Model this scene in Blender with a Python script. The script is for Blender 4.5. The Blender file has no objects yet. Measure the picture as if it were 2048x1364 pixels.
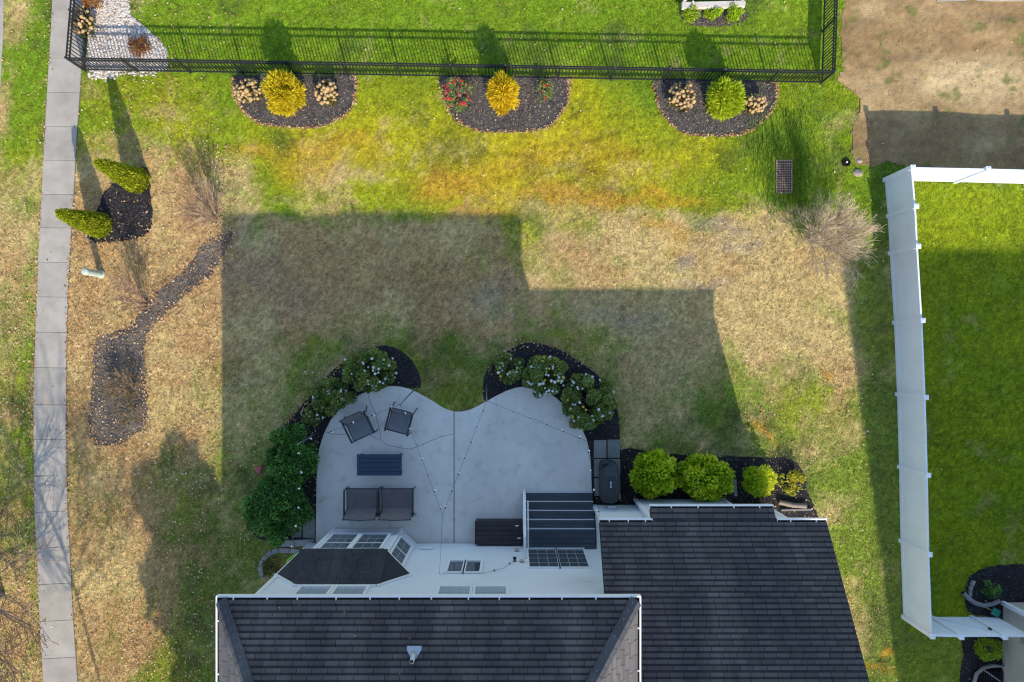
import bpy, bmesh, math, random
import numpy as np
from mathutils import Vector, Matrix, Euler

# ------------------------------------------------------------------ camera, sky, sun, exposure
sc = bpy.context.scene
H = 22.0                     # camera height above the lawn, looking straight down
F = 1365.0                   # focal length in photo pixels (2048 wide)
S = H / F                    # metres per photo pixel on the ground
cam = bpy.data.cameras.new('camera'); camo = bpy.data.objects.new('camera', cam)
sc.collection.objects.link(camo); camo.location = (0, 0, H); camo.rotation_euler = (0, 0, 0)
cam.sensor_width = 36.0; cam.lens = 36.0 * F / 2048.0; cam.shift_y = 18.0 / 2048.0
cam.clip_end = 600.0; cam.clip_start = 0.1
sc.camera = camo
SUNV = Vector((0.405, -1.505, 1.0)).normalized()
SUN_EL = math.asin(SUNV.z); SUN_AZ = math.atan2(SUNV.x, SUNV.y)
w = bpy.data.worlds.new('World'); sc.world = w; w.use_nodes = True
nt = w.node_tree; bgn = nt.nodes['Background']
sky = nt.nodes.new('ShaderNodeTexSky'); sky.sky_type = 'NISHITA'; sky.sun_disc = False
sky.sun_elevation = SUN_EL; sky.sun_rotation = SUN_AZ
sky.air_density = 1.0; sky.dust_density = 0.5; sky.ozone_density = 1.0
nt.links.new(sky.outputs[0], bgn.inputs[0]); bgn.inputs[1].default_value = 0.142
sl = bpy.data.lights.new('sun', 'SUN'); slo = bpy.data.objects.new('sun', sl)
sc.collection.objects.link(slo); sl.energy = 2.9; sl.angle = math.radians(0.55); sl.color = (1.0, 0.89, 0.74)
slo.rotation_euler = SUNV.to_track_quat('Z', 'Y').to_euler(); slo.location = (8, -30, 25)
sc.view_settings.view_transform = 'Standard'; sc.view_settings.look = 'None'
sc.view_settings.gamma = 1.0; sc.view_settings.use_curve_mapping = False
sc.view_settings.exposure = 1.02
sc.cycles.max_bounces = 6; sc.cycles.diffuse_bounces = 3; sc.cycles.transparent_max_bounces = 6
sc.cycles.use_denoising = True; sc.cycles.denoiser = 'OPENIMAGEDENOISE'; sc.cycles.denoising_input_passes = 'RGB_ALBEDO_NORMAL'; sc.cycles.denoising_prefilter = 'ACCURATE'; sc.cycles.pixel_filter_type = 'BLACKMAN_HARRIS'; sc.cycles.filter_width = 1.2
sc.cycles.sample_clamp_indirect = 4.0

# ------------------------------------------------------------------ helpers
rnd = random.Random(7); nrg = np.random.default_rng(11)
COL = sc.collection
ORG = {}

def G(px, py, z=0.0):
    k = (H - z) / F
    return Vector(((px - 1024) * k, (700 - py) * k, z))
def GP(pts, z=0.0): return [tuple(G(x, y, z))[:2] for x, y in pts]
def VY(px, py, Y):           # point of the photograph that lies on the wall plane y = Y
    k = Y / (700 - py); return Vector(((px - 1024) * k, Y, H - k * F))

class MB:
    def __init__(s): s.v = []; s.f = []; s.m = []
    def add(s, vs, fs, m=0):
        o = len(s.v); s.v += [tuple(p) for p in vs]; s.f += [tuple(i + o for i in q) for q in fs]; s.m += [m] * len(fs); return s
    def box(s, x0, x1, y0, y1, z0, z1, m=0):
        return s.add([(x0,y0,z0),(x1,y0,z0),(x1,y1,z0),(x0,y1,z0),(x0,y0,z1),(x1,y0,z1),(x1,y1,z1),(x0,y1,z1)],
                     [(0,3,2,1),(4,5,6,7),(0,1,5,4),(1,2,6,5),(2,3,7,6),(3,0,4,7)], m)
    def bar(s, a, b, wd, ht, up=(0,0,1), m=0, ext=0.0):   # box beam from a to b
        a = Vector(a); b = Vector(b); d = (b - a).normalized(); a = a - d*ext; b = b + d*ext
        u = Vector(up); x = d.cross(u)
        if x.length < 1e-4: x = d.cross(Vector((1,0,0)))
        x.normalize(); u = x.cross(d).normalized()
        vs = []
        for p in (a, b):
            for i, j in ((-1,-1),(1,-1),(1,1),(-1,1)): vs.append(p + x*(i*wd/2) + u*(j*ht/2))
        return s.add(vs, [(0,1,2,3),(7,6,5,4),(0,4,5,1),(1,5,6,2),(2,6,7,3),(3,7,4,0)], m)
    def prism(s, poly, z0, z1, m=0):
        n = len(poly); vs = [(x,y,z0) for x,y in poly] + [(x,y,z1) for x,y in poly]
        fs = [tuple(range(n,2*n)), tuple(reversed(range(n)))] + [(i,(i+1)%n,(i+1)%n+n,i+n) for i in range(n)]
        return s.add(vs, fs, m)
    def tube(s, pts, rad, n=6, m=0, cap=True):
        pts = [Vector(p) for p in pts]
        if not hasattr(rad, '__len__'): rad = [rad]*len(pts)
        o = len(s.v); prev = None
        for i, p in enumerate(pts):
            d = (pts[min(i+1,len(pts)-1)] - pts[max(i-1,0)])
            d = d.normalized() if d.length > 1e-9 else Vector((0,0,1))
            if prev is None:
                a = d.cross(Vector((0,0,1)))
                if a.length < 1e-3: a = d.cross(Vector((1,0,0)))
            else: a = prev - d*prev.dot(d)
            if a.length < 1e-6: a = d.orthogonal()
            a.normalize(); prev = a; b = d.cross(a)
            for k in range(n):
                t = 2*math.pi*k/n; s.v.append(tuple(p + (a*math.cos(t) + b*math.sin(t))*rad[i]))
        for i in range(len(pts)-1):
            for k in range(n):
                k2 = (k+1)%n; s.f.append((o+i*n+k, o+i*n+k2, o+(i+1)*n+k2, o+(i+1)*n+k)); s.m.append(m)
        if cap:
            s.f.append(tuple(o+k for k in reversed(range(n)))); s.m.append(m)
            e = o+(len(pts)-1)*n; s.f.append(tuple(e+k for k in range(n))); s.m.append(m)
        return s
    def lathe(s, c, prof, n=12, m=0):
        o = len(s.v)
        for r, z in prof:
            for k in range(n):
                t = 2*math.pi*k/n; s.v.append((c[0]+r*math.cos(t), c[1]+r*math.sin(t), c[2]+z))
        for i in range(len(prof)-1):
            for k in range(n):
                k2 = (k+1)%n; s.f.append((o+i*n+k, o+i*n+k2, o+(i+1)*n+k2, o+(i+1)*n+k)); s.m.append(m)
        s.f.append(tuple(o+k for k in reversed(range(n)))); s.m.append(m)
        e = o+(len(prof)-1)*n; s.f.append(tuple(e+k for k in range(n))); s.m.append(m)
        return s
    def build(s, name, mat, parent=None, local=False, smooth=False, bevel=0.0):
        me = bpy.data.meshes.new(name)
        off = Vector((0,0,0)) if (parent is None or local) else ORG.get(parent.name, Vector((0,0,0)))
        me.from_pydata([(x-off.x, y-off.y, z-off.z) for x,y,z in s.v], [], s.f)
        mats = mat if isinstance(mat, (list,tuple)) else [mat]
        for q in mats: me.materials.append(q)
        if len(mats) > 1: me.polygons.foreach_set('material_index', s.m)
        if smooth: me.polygons.foreach_set('use_smooth', [True]*len(me.polygons))
        me.update()
        ob = bpy.data.objects.new(name, me); COL.objects.link(ob)
        if parent is not None:
            ob.parent = parent; ORG[ob.name] = ORG.get(parent.name, Vector((0,0,0)))
        else: ORG[ob.name] = Vector((0,0,0))
        if bevel:
            b = ob.modifiers.new('bevel','BEVEL'); b.width = bevel; b.segments = 2; b.limit_method = 'ANGLE'
        return ob

def tag(o, label=None, cat=None, group=None, kind=None):
    if label: o['label'] = label
    if cat: o['category'] = cat
    if group: o['group'] = group
    if kind: o['kind'] = kind
    return o
def thing(name, label, cat, loc=(0,0,0), rz=0.0, group=None):
    o = bpy.data.objects.new(name, None); COL.objects.link(o); o.location = loc; o.rotation_euler = (0,0,rz)
    o.empty_display_size = 0.1; ORG[o.name] = Vector(loc); return tag(o, label, cat, group)
def inst(mesh, name, parent, loc=(0,0,0), rot=(0,0,0), scale=(1,1,1), local=False):
    o = bpy.data.objects.new(name, mesh); COL.objects.link(o); o.parent = parent
    off = Vector((0,0,0)) if local else ORG.get(parent.name, Vector((0,0,0)))
    o.location = Vector(loc) - off; o.rotation_euler = rot; o.scale = scale; return o
def big_mesh(name, V, Fc, mat, parent=None, smooth=False, tint=None, colr=None):
    V = np.asarray(V, dtype=np.float32).reshape(-1,3); Fc = np.asarray(Fc, dtype=np.int32)
    if parent is not None:
        o_ = ORG.get(parent.name, Vector((0,0,0))); V = V - np.array([o_.x,o_.y,o_.z], dtype=np.float32)
    n, k = Fc.shape
    me = bpy.data.meshes.new(name); me.vertices.add(len(V)); me.vertices.foreach_set('co', V.ravel())
    me.loops.add(n*k); me.loops.foreach_set('vertex_index', Fc.ravel())
    me.polygons.add(n); me.polygons.foreach_set('loop_start', np.arange(n, dtype=np.int32)*k)
    me.polygons.foreach_set('use_smooth', np.full(n, smooth))
    me.update(calc_edges=True)
    if tint is not None:
        a = me.attributes.new('tint','FLOAT','POINT'); a.data.foreach_set('value', np.asarray(tint, dtype=np.float32))
    if colr is not None:
        a = me.attributes.new('colr','FLOAT_COLOR','POINT')
        c4 = np.ones((len(V),4), dtype=np.float32); c4[:,:3] = colr; a.data.foreach_set('color', c4.ravel())
    me.materials.append(mat)
    ob = bpy.data.objects.new(name, me); COL.objects.link(ob)
    if parent is not None: ob.parent = parent; ORG[ob.name] = ORG.get(parent.name, Vector((0,0,0)))
    else: ORG[ob.name] = Vector((0,0,0))
    return ob
def smooth_poly(pts, n=6):           # closed Catmull-Rom through the points
    out = []; N = len(pts); P = [Vector((p[0],p[1])) for p in pts]
    for i in range(N):
        p0,p1,p2,p3 = P[i-1],P[i],P[(i+1)%N],P[(i+2)%N]
        for k in range(n):
            t = k/n; out.append(tuple(0.5*((2*p1)+(p2-p0)*t+(2*p0-5*p1+4*p2-p3)*t*t+(3*p1-p0-3*p2+p3)*t**3)))
    return out
def inpoly(x, y, poly):
    c = np.zeros(x.shape, dtype=bool); n = len(poly)
    xs = [p[0] for p in poly]; ys = [p[1] for p in poly]
    bb = (x >= min(xs)) & (x <= max(xs)) & (y >= min(ys)) & (y <= max(ys))
    if not bb.any(): return c
    xb = x[bb]; yb = y[bb]; cb = np.zeros(xb.shape, dtype=bool)
    for i in range(n):
        x1,y1 = poly[i-1]; x2,y2 = poly[i]
        if y1 == y2: continue
        k = ((y1 > yb) != (y2 > yb)) & (xb < (x2-x1)*(yb-y1)/(y2-y1)+x1); cb ^= k
    c[bb] = cb; return c
_ng = {}
def vnoise(x, y, cell, seed=0):      # smooth value noise 0..1
    if seed not in _ng: _ng[seed] = np.random.default_rng(100+seed).random((256,256)).astype(np.float32)
    g = _ng[seed]; u = x/cell + 1000.3; v = y/cell + 1000.7
    i = np.floor(u).astype(int); j = np.floor(v).astype(int); a = u-i; b = v-j
    a = a*a*(3-2*a); b = b*b*(3-2*b); i &= 255; j &= 255; i2 = (i+1)&255; j2 = (j+1)&255
    return (g[i,j]*(1-a)+g[i2,j]*a)*(1-b) + (g[i,j2]*(1-a)+g[i2,j2]*a)*b
def fbm(x, y, cell, seed=0, o=4):
    t = 0; a = 1; s_ = 0
    for k in range(o): t = t + a*vnoise(x, y, cell/2**k, seed+k*7); s_ += a; a *= 0.55
    return t/s_

# ------------------------------------------------------------------ materials
MATS = {}
def newmat(name):
    m = bpy.data.materials.new(name); m.use_nodes = True; MATS[name] = m
    nt = m.node_tree; b = nt.nodes['Principled BSDF']; return m, nt, b
def N(nt, t, **kw):
    n = nt.nodes.new(t)
    for k, v in kw.items(): setattr(n, k, v)
    return n
def ramp(nt, stops):
    r = nt.nodes.new('ShaderNodeValToRGB'); e = r.color_ramp.elements
    while len(e) < len(stops): e.new(0.5)
    for q, (p, c) in zip(e, stops): q.position = p; q.color = (c[0],c[1],c[2],1)
    return r
def mix(nt, fac, a, b, mode='MIX'):
    n = nt.nodes.new('ShaderNodeMix'); n.data_type = 'RGBA'; n.blend_type = mode
    for sck, v in ((n.inputs[0],fac),(n.inputs[6],a),(n.inputs[7],b)):
        if hasattr(v,'is_linked') or hasattr(v,'links'): nt.links.new(v, sck)
        elif isinstance(v,(tuple,list)): sck.default_value = (v[0],v[1],v[2],1)
        else: sck.default_value = v
    return n.outputs[2]
def noise(nt, scale, detail=4, rough=0.6, vec=None, obj=True):
    n = N(nt,'ShaderNodeTexNoise'); n.inputs['Scale'].default_value = scale; n.inputs['Detail'].default_value = detail
    n.inputs['Roughness'].default_value = rough
    if vec is None:
        g = N(nt,'ShaderNodeNewGeometry'); nt.links.new(g.outputs['Position'], n.inputs['Vector'])
    else: nt.links.new(vec, n.inputs['Vector'])
    return n.outputs['Fac']
def bump(nt, b, h, strength=0.4, dist=0.02):
    n = N(nt,'ShaderNodeBump'); n.inputs['Strength'].default_value = strength; n.inputs['Distance'].default_value = dist
    nt.links.new(h, n.inputs['Height']); nt.links.new(n.outputs[0], b.inputs['Normal'])
def surf(name, c1, c2, scale=3.0, fine=40.0, rough=0.8, bstr=0.3, bdist=0.01, spec=0.3, contrast=0.25, rand=0.0, metal=0.0):
    """a matte surface with large mottling, fine grain, bump and an optional tone per object"""
    m, nt, b = newmat(name)
    f1 = noise(nt, scale, 5, 0.65); f2 = noise(nt, fine, 3, 0.7)
    r = ramp(nt, [(0.3, c1), (0.7, c2)]); nt.links.new(f1, r.inputs[0])
    g = ramp(nt, [(0.25,(1-contrast,)*3),(0.75,(1+contrast*0.6,)*3)]); nt.links.new(f2, g.inputs[0])
    c = mix(nt, 1.0, r.outputs[0], g.outputs[0], 'MULTIPLY')
    if rand:
        oi = N(nt,'ShaderNodeObjectInfo'); rr = ramp(nt, [(0,(1-rand,)*3),(1,(1+rand,)*3)]); nt.links.new(oi.outputs['Random'], rr.inputs[0])
        c = mix(nt, 1.0, c, rr.outputs[0], 'MULTIPLY')
    nt.links.new(c, b.inputs['Base Color']); b.inputs['Roughness'].default_value = rough
    b.inputs['Specular IOR Level'].default_value = spec; b.inputs['Metallic'].default_value = metal
    if bstr: bump(nt, b, f2, bstr, bdist)
    return m
def plain(name, c, rough=0.6, spec=0.3, metal=0.0, var=0.08, scale=6.0):
    return surf(name, tuple(x*(1-var) for x in c), tuple(x*(1+var) for x in c), scale, scale*9, rough, 0.08, 0.003, spec, var, 0.0, metal)
def foliage(name, stops, trans=0.3, rough=0.55, spec=0.25):
    m, nt, b = newmat(name)
    a = N(nt,'ShaderNodeAttribute', attribute_name='tint')
    r = ramp(nt, stops); nt.links.new(a.outputs['Fac'], r.inputs[0])
    nt.links.new(r.outputs[0], b.inputs['Base Color']); b.inputs['Roughness'].default_value = rough
    b.inputs['Specular IOR Level'].default_value = spec
    t = N(nt,'ShaderNodeBsdfTranslucent'); nt.links.new(r.outputs[0], t.inputs[0])
    mx = N(nt,'ShaderNodeMixShader'); mx.inputs[0].default_value = trans
    nt.links.new(b.outputs[0], mx.inputs[1]); nt.links.new(t.outputs[0], mx.inputs[2])
    nt.links.new(mx.outputs[0], nt.nodes['Material Output'].inputs[0]); return m
def attr_col(name, rough=0.9, trans=0.0, fine=60.0, bstr=0.5, bdist=0.02):
    m, nt, b = newmat(name)
    a = N(nt,'ShaderNodeAttribute', attribute_name='colr'); f = noise(nt, fine, 4, 0.7)
    g = ramp(nt, [(0.25,(0.6,)*3),(0.75,(1.25,)*3)]); nt.links.new(f, g.inputs[0])
    c = mix(nt, 1.0, a.outputs['Color'], g.outputs[0], 'MULTIPLY') if bstr else a.outputs['Color']
    nt.links.new(c, b.inputs['Base Color']); b.inputs['Roughness'].default_value = rough; b.inputs['Specular IOR Level'].default_value = 0.15
    if bstr: bump(nt, b, f, bstr, bdist)
    if trans:
        t = N(nt,'ShaderNodeBsdfTranslucent'); nt.links.new(c, t.inputs[0]); mx = N(nt,'ShaderNodeMixShader'); mx.inputs[0].default_value = trans
        nt.links.new(b.outputs[0], mx.inputs[1]); nt.links.new(t.outputs[0], mx.inputs[2]); nt.links.new(mx.outputs[0], nt.nodes['Material Output'].inputs[0])
    return m

def patio_mat():                       # broom-finished slab: broad tone shifts, water marks, small stains
    m, nt, b = newmat('concrete_patio')
    f1 = noise(nt, 0.55, 5, 0.6); r = ramp(nt, [(0.3,(0.64,0.605,0.55)),(0.5,(0.73,0.69,0.625)),(0.7,(0.82,0.775,0.70))]); nt.links.new(f1, r.inputs[0])
    f2 = noise(nt, 3.2, 6, 0.7); r2 = ramp(nt, [(0.28,(0.80,0.79,0.77)),(0.45,(1.0,1.0,1.0)),(0.72,(1.05,1.05,1.05))]); nt.links.new(f2, r2.inputs[0])
    f3 = noise(nt, 11.0, 3, 0.55); r3 = ramp(nt, [(0.20,(0.60,0.58,0.55)),(0.31,(1,1,1))]); nt.links.new(f3, r3.inputs[0])
    f4 = noise(nt, 70, 2, 0.7); r4 = ramp(nt, [(0.3,(0.92,)*3),(0.7,(1.05,)*3)]); nt.links.new(f4, r4.inputs[0])
    c = r.outputs[0]
    for q in (r2,r3,r4): c = mix(nt, 1.0, c, q.outputs[0], 'MULTIPLY')
    nt.links.new(c, b.inputs['Base Color']); b.inputs['Roughness'].default_value = 0.85; b.inputs['Specular IOR Level'].default_value = 0.25; bump(nt, b, f4, 0.15, 0.004); return m
M_concrete = patio_mat()
M_walk = surf('concrete_sidewalk', (0.305,0.278,0.24), (0.425,0.39,0.34), 1.3, 35, 0.9, 0.2, 0.004, 0.2, 0.14, 0.05)
M_walkj = plain('walk_joint', (0.15,0.14,0.125), 0.95, 0.1)
M_joint = plain('joint_dark', (0.05,0.05,0.05), 0.95, 0.1)
M_paver = surf('paver_slate', (0.17,0.19,0.19), (0.27,0.27,0.24), 2.2, 40, 0.85, 0.25, 0.005, 0.25, 0.15, 0.14)
M_stone = surf('edging_stone', (0.22,0.22,0.22), (0.36,0.35,0.33), 3.0, 40, 0.9, 0.4, 0.01, 0.2, 0.2, 0.12)
M_asphalt = surf('asphalt', (0.05,0.05,0.05), (0.08,0.08,0.08), 1.5, 60, 0.95, 0.5, 0.01, 0.2, 0.3)
M_mulch = surf('mulch_grey', (0.075,0.066,0.062), (0.15,0.132,0.122), 1.6, 38, 0.95, 1.0, 0.03, 0.1, 0.6)
M_mulchs = surf('mulch_weathered', (0.08,0.07,0.068), (0.24,0.20,0.155), 1.1, 30, 0.95, 1.0, 0.03, 0.1, 0.6)
M_mulchd = surf('mulch_black', (0.026,0.025,0.028), (0.06,0.055,0.056), 1.6, 38, 0.95, 1.0, 0.03, 0.1, 0.6)
M_chip = foliage('mulch_chip', [(0,(0.045,0.04,0.04)),(0.6,(0.13,0.114,0.106)),(0.92,(0.25,0.21,0.17)),(1,(0.40,0.32,0.25))], 0.0, 0.9, 0.1)
M_chipd = foliage('mulch_chip_black', [(0,(0.014,0.014,0.017)),(0.7,(0.05,0.047,0.05)),(0.95,(0.10,0.09,0.085)),(1,(0.22,0.18,0.14))], 0.0, 0.9, 0.1)
M_pebble = foliage('river_pebble', [(0,(0.24,0.19,0.15)),(0.3,(0.46,0.42,0.38)),(0.65,(0.62,0.59,0.55)),(0.9,(0.5,0.38,0.28)),(1,(0.78,0.76,0.73))], 0.0, 0.75, 0.3)
M_white = plain('vinyl_white', (0.76,0.80,0.86), 0.45, 0.4, 0, 0.05, 1.5)
M_trim = plain('trim_white', (0.74,0.75,0.76), 0.5, 0.4, 0, 0.03)
M_gutter = plain('gutter_white', (0.80,0.80,0.80), 0.4, 0.4, 0, 0.03)
M_debris = surf('gutter_debris', (0.02,0.018,0.015), (0.09,0.07,0.05), 9, 70, 0.95, 0.6, 0.01, 0.1, 0.5)
M_black = plain('fence_black', (0.018,0.020,0.023), 0.45, 0.4, 0, 0.1)
M_frame = plain('furniture_frame', (0.028,0.031,0.036), 0.4, 0.45, 0, 0.12)
M_sling = surf('sling_grey', (0.175,0.182,0.20), (0.215,0.22,0.235), 5, 160, 0.8, 0.3, 0.002, 0.2, 0.2)
M_slingb = surf('sling_brown', (0.145,0.125,0.125), (0.18,0.158,0.158), 5, 160, 0.8, 0.3, 0.002, 0.2, 0.2)
M_slat = surf('table_slat_blue', (0.025,0.045,0.085), (0.036,0.06,0.108), 5, 60, 0.55, 0.15, 0.002, 0.35, 0.12)
M_tread = surf('stair_tread', (0.05,0.066,0.082), (0.075,0.09,0.105), 3, 50, 0.6, 0.15, 0.003, 0.35, 0.15)
M_box = surf('deck_box_brown', (0.032,0.028,0.033), (0.052,0.045,0.05), 4, 60, 0.65, 0.2, 0.003, 0.3, 0.18, 0.05)
M_cover = surf('grill_cover_cloth', (0.03,0.037,0.046), (0.045,0.052,0.062), 4, 120, 0.75, 0.3, 0.004, 0.3, 0.15)
M_glass, _nt, _b = newmat('window_glass')
_b.inputs['Base Color'].default_value = (0.06,0.075,0.09,1); _b.inputs['Roughness'].default_value = 0.04; _b.inputs['Specular IOR Level'].default_value = 0.7
M_blind = plain('window_blind', (0.30,0.36,0.39), 0.3, 0.5, 0, 0.05)
M_bark = surf('bark_grey', (0.12,0.10,0.085), (0.24,0.20,0.165), 8, 60, 0.9, 0.5, 0.01, 0.1, 0.3)
M_twig = surf('twig_tan', (0.48,0.37,0.26), (0.68,0.55,0.40), 6, 60, 0.9, 0.3, 0.01, 0.1, 0.3)
M_twigr = surf('twig_red', (0.24,0.155,0.11), (0.38,0.26,0.185), 6, 60, 0.9, 0.3, 0.01, 0.1, 0.3)
M_iron = surf('grate_iron', (0.22,0.14,0.10), (0.38,0.27,0.205), 14, 60, 0.85, 0.4, 0.004, 0.3, 0.3)
M_pitd = plain('pit_dark', (0.012,0.011,0.010), 0.95, 0.05)
M_pipe = plain('pipe_grey', (0.26,0.25,0.26), 0.7, 0.3, 0, 0.12)
M_pipeb = plain('pipe_tan', (0.24,0.20,0.165), 0.75, 0.3, 0, 0.14)
M_green = plain('pedestal_green', (0.42,0.50,0.43), 0.55, 0.4, 0, 0.06)
M_lime = plain('lime_hose', (0.30,0.72,0.02), 0.45, 0.4, 0, 0.05)
M_teal = plain('shovel_green', (0.02,0.24,0.17), 0.5, 0.4, 0, 0.05)
M_woodh = plain('wood_handle', (0.34,0.27,0.15), 0.7, 0.3, 0, 0.1)
M_timber = surf('weathered_timber', (0.48,0.43,0.37), (0.66,0.61,0.55), 3, 30, 0.9, 0.4, 0.006, 0.2, 0.2)
M_timberd = surf('old_timber', (0.16,0.15,0.145), (0.28,0.26,0.25), 4, 40, 0.9, 0.5, 0.008, 0.2, 0.3)
M_bulb = plain('bulb_white', (0.82,0.83,0.84), 0.2, 0.6, 0, 0.02)
M_wire = plain('wire_black', (0.02,0.02,0.022), 0.6, 0.3)
M_pole = plain('pole_grey', (0.16,0.17,0.18), 0.35, 0.5, 0.4)
M_metal = plain('galvanised', (0.42,0.46,0.50), 0.4, 0.5, 0.5)
M_tanwall = surf('siding_beige', (0.36,0.33,0.29), (0.42,0.39,0.34), 2, 40, 0.75, 0.1, 0.003, 0.3, 0.06)
M_rubber = plain('hole_black', (0.01,0.01,0.01), 0.8, 0.1)
M_rock = surf('rock_tan', (0.26,0.22,0.17), (0.46,0.40,0.32), 10, 60, 0.9, 0.6, 0.01, 0.1, 0.3)
M_beigebox = plain('junction_box', (0.40,0.37,0.33), 0.6, 0.3)

def siding_mat():                      # white lap siding with a mossy run-off stain near the inner corner
    m, nt, b = newmat('siding_white')
    g = N(nt,'ShaderNodeNewGeometry'); sp = N(nt,'ShaderNodeSeparateXYZ'); nt.links.new(g.outputs['Position'], sp.inputs[0])
    mp = N(nt,'ShaderNodeMapping'); mp.inputs['Scale'].default_value = (1.2, 1.0, 22.0); nt.links.new(g.outputs['Position'], mp.inputs[0])
    f = noise(nt, 1.0, 4, 0.65, mp.outputs[0])
    def band(sock, c, hw):
        a = N(nt,'ShaderNodeMath', operation='SUBTRACT'); nt.links.new(sock, a.inputs[0]); a.inputs[1].default_value = c
        q = N(nt,'ShaderNodeMath', operation='ABSOLUTE'); nt.links.new(a.outputs[0], q.inputs[0])
        d = N(nt,'ShaderNodeMapRange'); d.inputs[1].default_value = hw; d.inputs[2].default_value = 0.0; nt.links.new(q.outputs[0], d.inputs[0]); return d.outputs[0]
    k = N(nt,'ShaderNodeMath', operation='MULTIPLY'); nt.links.new(band(sp.outputs[0], 2.05, 0.75), k.inputs[0]); nt.links.new(band(sp.outputs[2], 3.75, 0.5), k.inputs[1])
    k2 = N(nt,'ShaderNodeMath', operation='MULTIPLY'); nt.links.new(k.outputs[0], k2.inputs[0])
    rr = ramp(nt, [(0.48,(0,0,0)),(0.66,(1,1,1))]); nt.links.new(f, rr.inputs[0]); nt.links.new(rr.outputs[0], k2.inputs[1])
    f2 = noise(nt, 0.8, 4, 0.6); base = ramp(nt, [(0.3,(0.66,0.69,0.73)),(0.7,(0.73,0.755,0.79))]); nt.links.new(f2, base.inputs[0])
    c = mix(nt, k2.outputs[0], base.outputs[0], (0.25,0.25,0.15)); nt.links.new(c, b.inputs['Base Color'])
    b.inputs['Roughness'].default_value = 0.5; b.inputs['Specular IOR Level'].default_value = 0.35; return m
M_siding = siding_mat()

def shingle_mat(name, c1, c2):
    m, nt, b = newmat(name)
    oi = N(nt,'ShaderNodeObjectInfo'); ge = N(nt,'ShaderNodeNewGeometry')
    ad = N(nt,'ShaderNodeMath', operation='ADD'); nt.links.new(oi.outputs['Random'], ad.inputs[0]); nt.links.new(ge.outputs['Random Per Island'], ad.inputs[1])
    fr = N(nt,'ShaderNodeMath', operation='FRACT'); nt.links.new(ad.outputs[0], fr.inputs[0])
    r = ramp(nt, [(0,c1),(1,c2)]); nt.links.new(fr.outputs[0], r.inputs[0])
    mp = N(nt,'ShaderNodeMapping'); mp.inputs['Scale'].default_value = (1.3,0.28,0.28); nt.links.new(ge.outputs['Position'], mp.inputs[0])
    st = noise(nt, 1.0, 4, 0.6, mp.outputs[0]); sr = ramp(nt, [(0.3,(0.70,0.71,0.78)),(0.55,(1.0,0.99,0.99)),(0.75,(1.5,1.48,1.45))]); nt.links.new(st, sr.inputs[0])
    f = noise(nt, 120, 2, 0.7); gr = ramp(nt, [(0.3,(0.75,)*3),(0.7,(1.2,)*3)]); nt.links.new(f, gr.inputs[0])
    c = mix(nt, 1.0, mix(nt, 1.0, r.outputs[0], sr.outputs[0], 'MULTIPLY'), gr.outputs[0], 'MULTIPLY')
    nt.links.new(c, b.inputs['Base Color']); b.inputs['Roughness'].default_value = 0.92; b.inputs['Specular IOR Level'].default_value = 0.15
    bump(nt, b, f, 0.3, 0.004); return m
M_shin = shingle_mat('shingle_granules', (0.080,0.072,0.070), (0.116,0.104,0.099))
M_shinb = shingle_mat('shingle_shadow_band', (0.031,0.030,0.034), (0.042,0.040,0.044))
M_shing = shingle_mat('shingle_grey', (0.13,0.12,0.115), (0.19,0.175,0.165))
M_shbay = shingle_mat('shingle_bay', (0.042,0.043,0.048), (0.056,0.056,0.061))
M_under = plain('roof_underlay', (0.03,0.03,0.034), 0.95, 0.1)

L_green = foliage('leaf_deep_green', [(0,(0.022,0.075,0.016)),(0.5,(0.09,0.24,0.045)),(0.85,(0.21,0.42,0.075)),(1,(0.38,0.56,0.11))], 0.25, 0.4, 0.4)
L_laurel = foliage('leaf_yellow_green', [(0,(0.18,0.30,0.012)),(0.5,(0.44,0.62,0.02)),(0.85,(0.64,0.74,0.04)),(1,(0.80,0.72,0.05))], 0.3, 0.45, 0.3)
L_laurely = foliage('leaf_gold', [(0,(0.16,0.20,0.01)),(0.4,(0.40,0.42,0.02)),(0.8,(0.66,0.56,0.04)),(1,(0.78,0.62,0.06))], 0.3, 0.45, 0.3)
L_gold = foliage('leaf_gold_cypress', [(0,(0.34,0.26,0.012)),(0.4,(0.66,0.52,0.02)),(0.8,(0.82,0.70,0.04)),(1,(0.88,0.80,0.10))], 0.35, 0.55, 0.2)
L_goldo = foliage('leaf_gold_deep', [(0,(0.38,0.25,0.01)),(0.4,(0.70,0.50,0.018)),(0.8,(0.84,0.64,0.03)),(1,(0.90,0.76,0.08))], 0.35, 0.55, 0.2)
L_lime = foliage('leaf_lime_cypress', [(0,(0.17,0.23,0.01)),(0.4,(0.42,0.54,0.02)),(0.8,(0.62,0.68,0.05)),(1,(0.76,0.78,0.10))], 0.35, 0.55, 0.2)
L_arb = foliage('leaf_arborvitae', [(0,(0.12,0.16,0.008)),(0.4,(0.30,0.36,0.015)),(0.8,(0.48,0.50,0.025)),(1,(0.64,0.62,0.05))], 0.25, 0.6, 0.2)
L_rose = foliage('leaf_rose', [(0,(0.06,0.10,0.02)),(0.5,(0.19,0.28,0.06)),(0.8,(0.34,0.43,0.10)),(0.93,(0.40,0.32,0.10)),(1,(0.34,0.15,0.09))], 0.25, 0.45, 0.35)
L_olive = foliage('leaf_olive', [(0,(0.05,0.05,0.015)),(0.5,(0.13,0.13,0.03)),(0.8,(0.24,0.20,0.05)),(1,(0.34,0.24,0.07))], 0.25, 0.6, 0.2)
L_red = foliage('leaf_red', [(0,(0.10,0.03,0.01)),(0.4,(0.28,0.09,0.03)),(0.8,(0.42,0.20,0.05)),(1,(0.30,0.26,0.06))], 0.25, 0.55, 0.2)
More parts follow.
